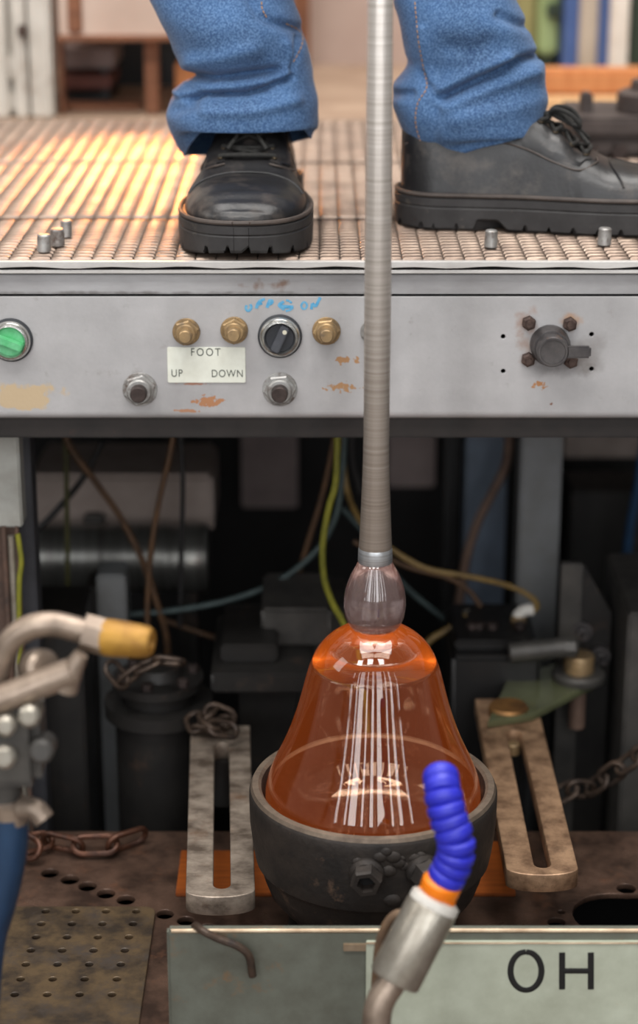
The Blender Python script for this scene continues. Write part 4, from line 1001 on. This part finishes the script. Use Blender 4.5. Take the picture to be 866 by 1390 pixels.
tag(obj('air_cylinder', bm, 'machine_grey'), 'small silver air cylinder between the valve block and brass knob', 'cylinder')
# cables and pipes
CB = [('cable', 'cable_yellow', 'yellow green cable hanging left of the glass neck', [(458, 560), (456, 650), (446, 690), (438, 740), (440, 785), (452, 820), (468, 850), (486, 900), (500, 1000)], .16, 4.6),
      ('cable', 'cable_tan', 'tan cable arching over to the white elbow fitting', [(462, 560, .36), (470, 660, .34), (495, 715, .30), (535, 748, .28), (580, 772, .27), (640, 783, .27), (690, 795, .28), (720, 810, .28), (729, 822, .28), (724, 830, .28)], .27, 4.2),
      ('cable', 'cable_tan', 'tan cable running from the glass bell to the nickel elbow', [(570, 885), (585, 868), (610, 853), (634, 836)], .30, 4.8),
      ('cable', 'cable_brown', 'dark brown cable curving over the valve block', [(480, 735), (550, 768), (610, 785), (640, 806), (655, 830), (660, 855)], .33, 3.6),
      ('cable', 'cable_teal', 'teal cable sweeping across the dark behind the glass', [(130, 838), (240, 828), (320, 812), (380, 787), (425, 752), (450, 715), (462, 670), (470, 560)], .30, 4.2),
      ('cable', 'cable_brown', 'brown cable running from platform down past the motor', [(80, 560), (95, 606), (130, 655), (165, 705), (195, 765), (212, 815), (225, 860), (228, 900)], .30, 4.6),
      ('cable', 'cable_brown', 'thin brown cable hanging in front of the motor', [(238, 560), (232, 610), (216, 680), (206, 740), (201, 800), (200, 860), (203, 900)], .25, 4.0),
      ('cable', 'cable_brown', 'olive cable crossing behind the yellow green cable', [(455, 590), (438, 670), (420, 730), (400, 790), (370, 835), (345, 865)], .34, 3.8),
      ('cable', 'cable_black', 'black cable hanging straight in front of the motor', [(244, 560), (248, 650), (246, 760), (244, 850)], .32, 3.4),
      ('cable', 'cable_olive', 'dull olive cable hanging at the left of the motor', [(88, 560), (90, 640), (91, 720), (92, 790), (93, 900)], .34, 3.4),
      ('cable', 'cable_black', 'black cable slanting in front of the cream housing', [(140, 600), (112, 650), (75, 695), (44, 725)], .36, 4.4),
      ('cable', 'cable_brown', 'brown cable lying low behind the clamp carriage', [(215, 838), (260, 855), (310, 868), (345, 850), (380, 815), (430, 800)], .36, 3.2),
      ('cable', 'cable_teal', 'thin grey cable slanting down right of the glass neck', [(465, 690), (500, 730), (545, 790), (590, 830), (620, 850)], .40, 3.6),
      ('cable', 'cable_black', 'black cable hanging beside the blowpipe', [(480, 560), (478, 620), (490, 670)], .38, 3.4),
      ('pipe', 'pipe_copper', 'bent copper coloured pipe in front of the blue grey post', [(692, 560), (688, 625), (668, 670), (650, 705), (635, 750), (626, 800), (620, 850), (618, 940)], .52, 6.5),
      ('pipe', 'pipe_blue', 'blue pipe rising at the right edge', [(880, 560), (866, 660), (855, 720), (846, 800), (840, 900)], .66, 6.5)]
for nm, mt, lb_, pts, Y, r in CB:
    P = path_px(pts, Y)
    bm = B(); tube(bm, P, r/sc(433, 750, Y), 10, 8); tag(obj(nm, bm, mt), lb_, nm, 'cables under the platform' if nm == 'cable' else None)

# ---- chains
def link(bm, c, d, n, Lk, Wk, r):
    """stadium link centred c, long axis d, flat normal n"""
    d = d.normalized(); n = (n-d*n.dot(d)).normalized(); s = d.cross(n); pts = []; hL = (Lk-Wk)/2
    for i in range(9): a = -PI/2+PI*i/8; pts.append(c+d*(hL+Wk/2*math.cos(a))+s*(Wk/2*math.sin(a)))
    for i in range(9): a = PI/2+PI*i/8; pts.append(c+d*(-hL+Wk/2*math.cos(a))+s*(Wk/2*math.sin(a)))
    tube(bm, pts, r, 8, closed=True)
def chain(label, path, Lk, Wk, r, mt, roll0=0, jit=.25, tilt=None):
    P = smooth_path(path, 24); step = Lk-3.0*r; acc = 0; pts = [P[0]]
    for a, b in zip(P, P[1:]):
        acc += (b-a).length
        if acc >= step: pts.append(b); acc = 0
    zmin = min(p.z for p in P)
    t = thing('chain', label, 'chain', (P[0].x, P[0].y, zmin))
    for i, (a, b) in enumerate(zip(pts, pts[1:])):
        d = b-a; up = Vector((0, 0, 1)) if abs(d.normalized().z) < .9 else Vector((0, 1, 0)); s = d.cross(up).normalized()
        ang = roll0+(PI/2 if i % 2 else 0)+random.uniform(-jit, jit); n = up*math.cos(ang)+s*math.sin(ang)
        bm = B(); link(bm, (a+b)/2, d, n, Lk, Wk, r); obj('link', bm, mt, t)
    return t
zz = .012
chain('rusty chain lying along the back of the table at the left', [PZ(20, 1150, zz), PZ(60, 1140, zz), PZ(95, 1146, zz), PZ(135, 1150, zz), PZ(165, 1142, zz), PZ(195, 1133, zz), PZ(222, 1142, zz)], .046, .021, .0032, 'chain_rust', .5, .2)
chain('rusty chain coiled beside the blue pipe at the left', [PZ(22, 1138, .02), PZ(38, 1150, .016), PZ(54, 1162, .014), PZ(40, 1175, .012)], .04, .021, .0034, 'chain_rust', .9, .3)
chain('dark rusty chain hanging at the right behind the slotted bar', [PY(752, 1084, .07), PY(772, 1070, .07), PY(795, 1074, .08), PY(820, 1058, .07), PY(845, 1040, .06), PY(880, 1018, .05), PY(920, 1000, .05)], .034, .019, .0032, 'chain_dark', .6, .5)
chain('brown chain heaped on the back end of the left slotted bar', [PZ(262, 972, ZB+.012), PZ(268, 988, ZB+.008), PZ(290, 992, ZB+.01), PZ(310, 975, ZB+.014), PZ(290, 965, ZB+.02), PZ(278, 980, ZB+.024), PZ(300, 990, ZB+.022), PZ(336, 992, ZB+.008)], .034, .019, .003, 'chain_dark', .5, .6)
chain('dark chain looped over the round flanges', [PY(150, 905, .1), PY(160, 925, .1), PY(182, 920, .1), PY(195, 900, .1), PY(230, 896, .1), PY(270, 905, .1)], .034, .019, .003, 'chain_dark', .5, .5)

# ================================================================== FOREGROUND
# sign rail across the front
Y = -.40
a = PY(226, 1264, Y); b = PY(1000, 1264, Y)
t = thing('sign_rail', 'upright pale painted rail with black lettered plate along the table front', 'sign', ((a.x+b.x)/2, Y, 0))
bm = B(); box(bm, a.x, b.x, Y, Y+.012, .0, a.z, .0025); obj('rail_plate', bm, 'rail_paint', t)
bm = B(); tube(bm, [(a.x+.004, Y+.002, a.z-.001), ((a.x+b.x)/2, Y+.002, a.z-.0005), (b.x, Y+.002, a.z-.001)], .002, 8, 2); obj('top_edge', bm, 'rail_edge', t)
c = PY(497, 1276, Y); bm = B(); box(bm, c.x, b.x-.02, Y-.004, Y+.001, .012, c.z, .0008); np_ = obj('name_plate', bm, 'enamel_pale', t)
c2 = PY(466, 1280, Y); d2 = PY(512, 1290, Y); bm = B(); box(bm, c2.x, d2.x, Y-.002, Y+.001, d2.z, c2.z, .0005); obj('worn_patch', bm, 'rail_edge', t)
bm = B(); tube(bm, [(c.x, Y-.0045, c.z-.0005), ((c.x+b.x)/2, Y-.0045, c.z-.0005), (b.x-.02, Y-.0045, c.z-.0005)], .0009, 6, 2); obj('plate_edge', bm, 'rail_edge', t)
h = 54/1445
p = PY(714, 1318, Y-.0045)
def glyph(strokes, w):
    bm = B()
    for pts in strokes: tube(bm, [PY(x, y, Y-.0042) for x, y in pts], w/1450, 8, 6)
    for v in bm.verts: v.co.y = Y-.0042+(v.co.y-Y+.0042)*.1
    return bm
O_ = [(714+21*math.sin(2*PI*i/16), 1318-26*math.cos(2*PI*i/16)) for i in range(17)]
obj('lettering', glyph([O_], 4), 'enamel_black', np_)
obj('lettering', glyph([[(763, 1293), (763, 1318), (763, 1343)], [(802, 1293), (802, 1318), (802, 1343)], [(763, 1318), (782, 1318), (802, 1318)]], 4), 'enamel_black', np_)
# coolant hose on a steel holder
Y = -.50
P0 = PY(588, 1228, Y); P1 = PY(535, 1330, Y-.02)
t = thing('coolant_hose', 'blue segmented coolant hose with orange collar on a steel holder in front', 'hose', (P1.x-.02, Y-.06, 0))
d = (P0-P1).normalized(); Lb = (P0-P1).length
bm = B(); lathe(bm, [(0, 0), (.021, 0), (.022, .002), (.022, Lb-.004), (.0205, Lb), (0, Lb)], frame_to(P1, d), 36); obj('holder_body', bm, 'nickel', t)
bm = B(); lathe(bm, [(0, -.003), (.0205, -.003), (.0215, 0), (.021, .005), (.0165, .008), (0, .008)], frame_to(P0, d), 36); obj('holder_cap', bm, 'white_plastic', t)
q = PY(600, 1199, Y); dq = (q-P0).normalized(); lq = (q-P0).length
bm = B(); lathe(bm, [(0, .004), (.0165, .004), (.0165, lq*.45), (.0145, lq*.55), (.0165, lq*.7), (.0165, lq*1.05), (.013, lq*1.2), (0, lq*1.2)], frame_to(P0, dq), 32); obj('orange_collar', bm, 'orange_plastic', t)
hp = [PY(603, 1196, Y), PY(616, 1170, Y), PY(620, 1145, Y), PY(611, 1118, Y+.005), PY(604, 1092, Y+.01), PY(600, 1068, Y+.02), PY(598, 1052, Y+.035)]
hs_ = smooth_path(hp, 30); tot = sum((b_-a_).length for a_, b_ in zip(hs_, hs_[1:])); nseg = 10; acc = 0; k = 0; segp = [hs_[0]]
for a_, b_ in zip(hs_, hs_[1:]):
    acc += (b_-a_).length
    if acc >= tot/nseg*(len(segp)): segp.append(b_)
for i, (a_, b_) in enumerate(zip(segp, segp[1:])):
    dd = b_-a_; l = dd.length; r = .0158 if i < 8 else .0150
    bm = B(); lathe(bm, [(0, -.002), (r*.78, -.002), (r*.92, l*.05), (r, l*.25), (r*1.0, l*.5), (r, l*.78), (r*.9, l*.96), (r*.70, l*1.06), (0, l*1.06)], frame_to(a_, dd), 28); obj('hose_segment', bm, 'blue_plastic', t)
bm = B(); foot = Vector((P1.x-.02, Y-.06, 0)); tube(bm, [P1+d*.005, P1-d*.03, Vector((foot.x+.008, foot.y+.02, .05)), Vector((foot.x, foot.y, .02)), foot], .012, 14, 6); obj('holder_stem', bm, 'worn_pipe', t)
bm = B(); cyl(bm, foot, foot+Vector((0, 0, .014)), .035, n=32, bev=.003); obj('holder_base', bm, 'machine_dark', t)
wp = path_px([(556, 1262), (552, 1245), (540, 1241), (527, 1252), (517, 1275), (513, 1300), (510, 1340)], Y+.03)
bm = B(); tube(bm, wp, .0042, 10, 8); tag(obj('wire_loop', bm, 'cord_brown'), 'brown bent wire loop left of the steel hose holder', 'wire')
# pipe nozzle assembly left front
Y = -.50
t = thing('air_nozzle_stand', 'worn pipe assembly with yellow nozzle and clamp knobs at the left front', 'nozzle', (PY(-20, 1300, Y).x, Y, 0))
s_ = sc(60, 900, Y)
bm = B(); tube(bm, path_px([(-6, 925), (2, 895), (16, 868), (40, 852), (70, 847), (100, 853), (128, 862)], Y), 17/s_, 18, 8); obj('curved_pipe', bm, 'worn_pipe', t)
A = PY(112, 857, Y); Bn = PY(146, 866, Y); bm = B(); hexa(bm, A, Bn, 25/s_, .002, .3); obj('hex_nut', bm, 'worn_pipe', t)
A = PY(143, 865, Y); Bn = PY(206, 872, Y-.01); dn = Bn-A; l = dn.length; R = 25/s_
bm = B(); lathe(bm, [(0, 0), (R, 0), (R*1.02, l*.15), (R*.98, l*.4), (R*.92, l*.7), (R*.86, l*.9), (R*.7, l*1.0), (R*.35, l*1.0), (R*.3, l*.9), (0, l*.9)], frame_to(A, dn), 32); obj('nozzle_tip', bm, 'nozzle_yellow', t)
bm = B(); tube(bm, path_px([(-30, 960), (20, 942), (60, 926), (98, 912)], Y-.02), 20/s_, 18, 6); obj('straight_pipe', bm, 'worn_pipe', t)
bm = B(); tube(bm, path_px([(88, 936), (97, 912), (110, 888)], Y-.02), [17/s_, 15/s_, 10/s_], 18, 6); obj('stub_fitting', bm, 'worn_pipe', t)
bm = B(); lathe(bm, [(0, 0), (24/s_, 0), (26/s_, .006), (26/s_, .016), (20/s_, .02), (0, .02)], frame_to(PY(45, 905, Y+.005), Vector((.6, -.7, .25))), 28); obj('clamp_wheel', bm, 'worn_pipe', t)
bm = B(); p = PY(20, 1000, Y-.01); box(bm, p.x-.045, p.x+.022, Y-.03, Y+.02, p.z-.038, p.z+.032, .008); obj('clamp_block', bm, 'machine_grey', t)
for (x, y, r) in ((42, 975, 15), (10, 988, 14), (8, 1030, 16), (58, 1022, 17)):
    A = PY(x, y, Y-.03); bm = B(); cyl(bm, A+Vector((0, .02, 0)), A+Vector((0, -.012, .006)), r/s_, n=24, bev=.003); obj('clamp_knob', bm, 'nickel' if x != 58 else 'machine_grey', t)
A = PY(8, 1040, Y); Bn = PY(8, 1112, Y); bm = B(); cyl(bm, Bn, A, 22/s_, n=24); obj('stem', bm, 'machine_grey', t)
bm = B(); p = PY(12, 1100, Y); cyl(bm, p+Vector((0, 0, -.012)), p+Vector((0, 0, .012)), 27/s_, n=28, bev=.003); obj('stem_collar', bm, 'worn_pipe', t)
A = PY(28, 1098, Y-.01); bm = B(); tube(bm, [A, A+Vector((.012, -.004, .002)), A+Vector((.020, -.008, -.006))], .009, 14, 4); obj('stem_knob', bm, 'worn_pipe', t)
bl = path_px([(8, 1105), (10, 1135), (6, 1180), (-4, 1230), (-18, 1290)], Y)
bm = B(); tube(bm, bl+[Vector((bl[-1].x-.012, Y, .05)), Vector((bl[-1].x-.02, Y, .0))], [29/s_, 30/s_, 28/s_, 26/s_, 25/s_, 25/s_, 25/s_], 24, 6); obj('blue_sleeve', bm, 'blue_paint', t)

# rusty wire at the left end of the rail
wp = path_px([(262, 1263, -.384), (266, 1257, -.394), (276, 1264, -.408), (298, 1275, -.409), (322, 1284, -.409), (338, 1298, -.408), (343, 1325, -.407)])
bm = B(); tube(bm, wp, .0036, 10, 8); tag(obj('wire_loop', bm, 'chain_dark'), 'rusty wire hooked over the left end of the sign rail', 'wire')
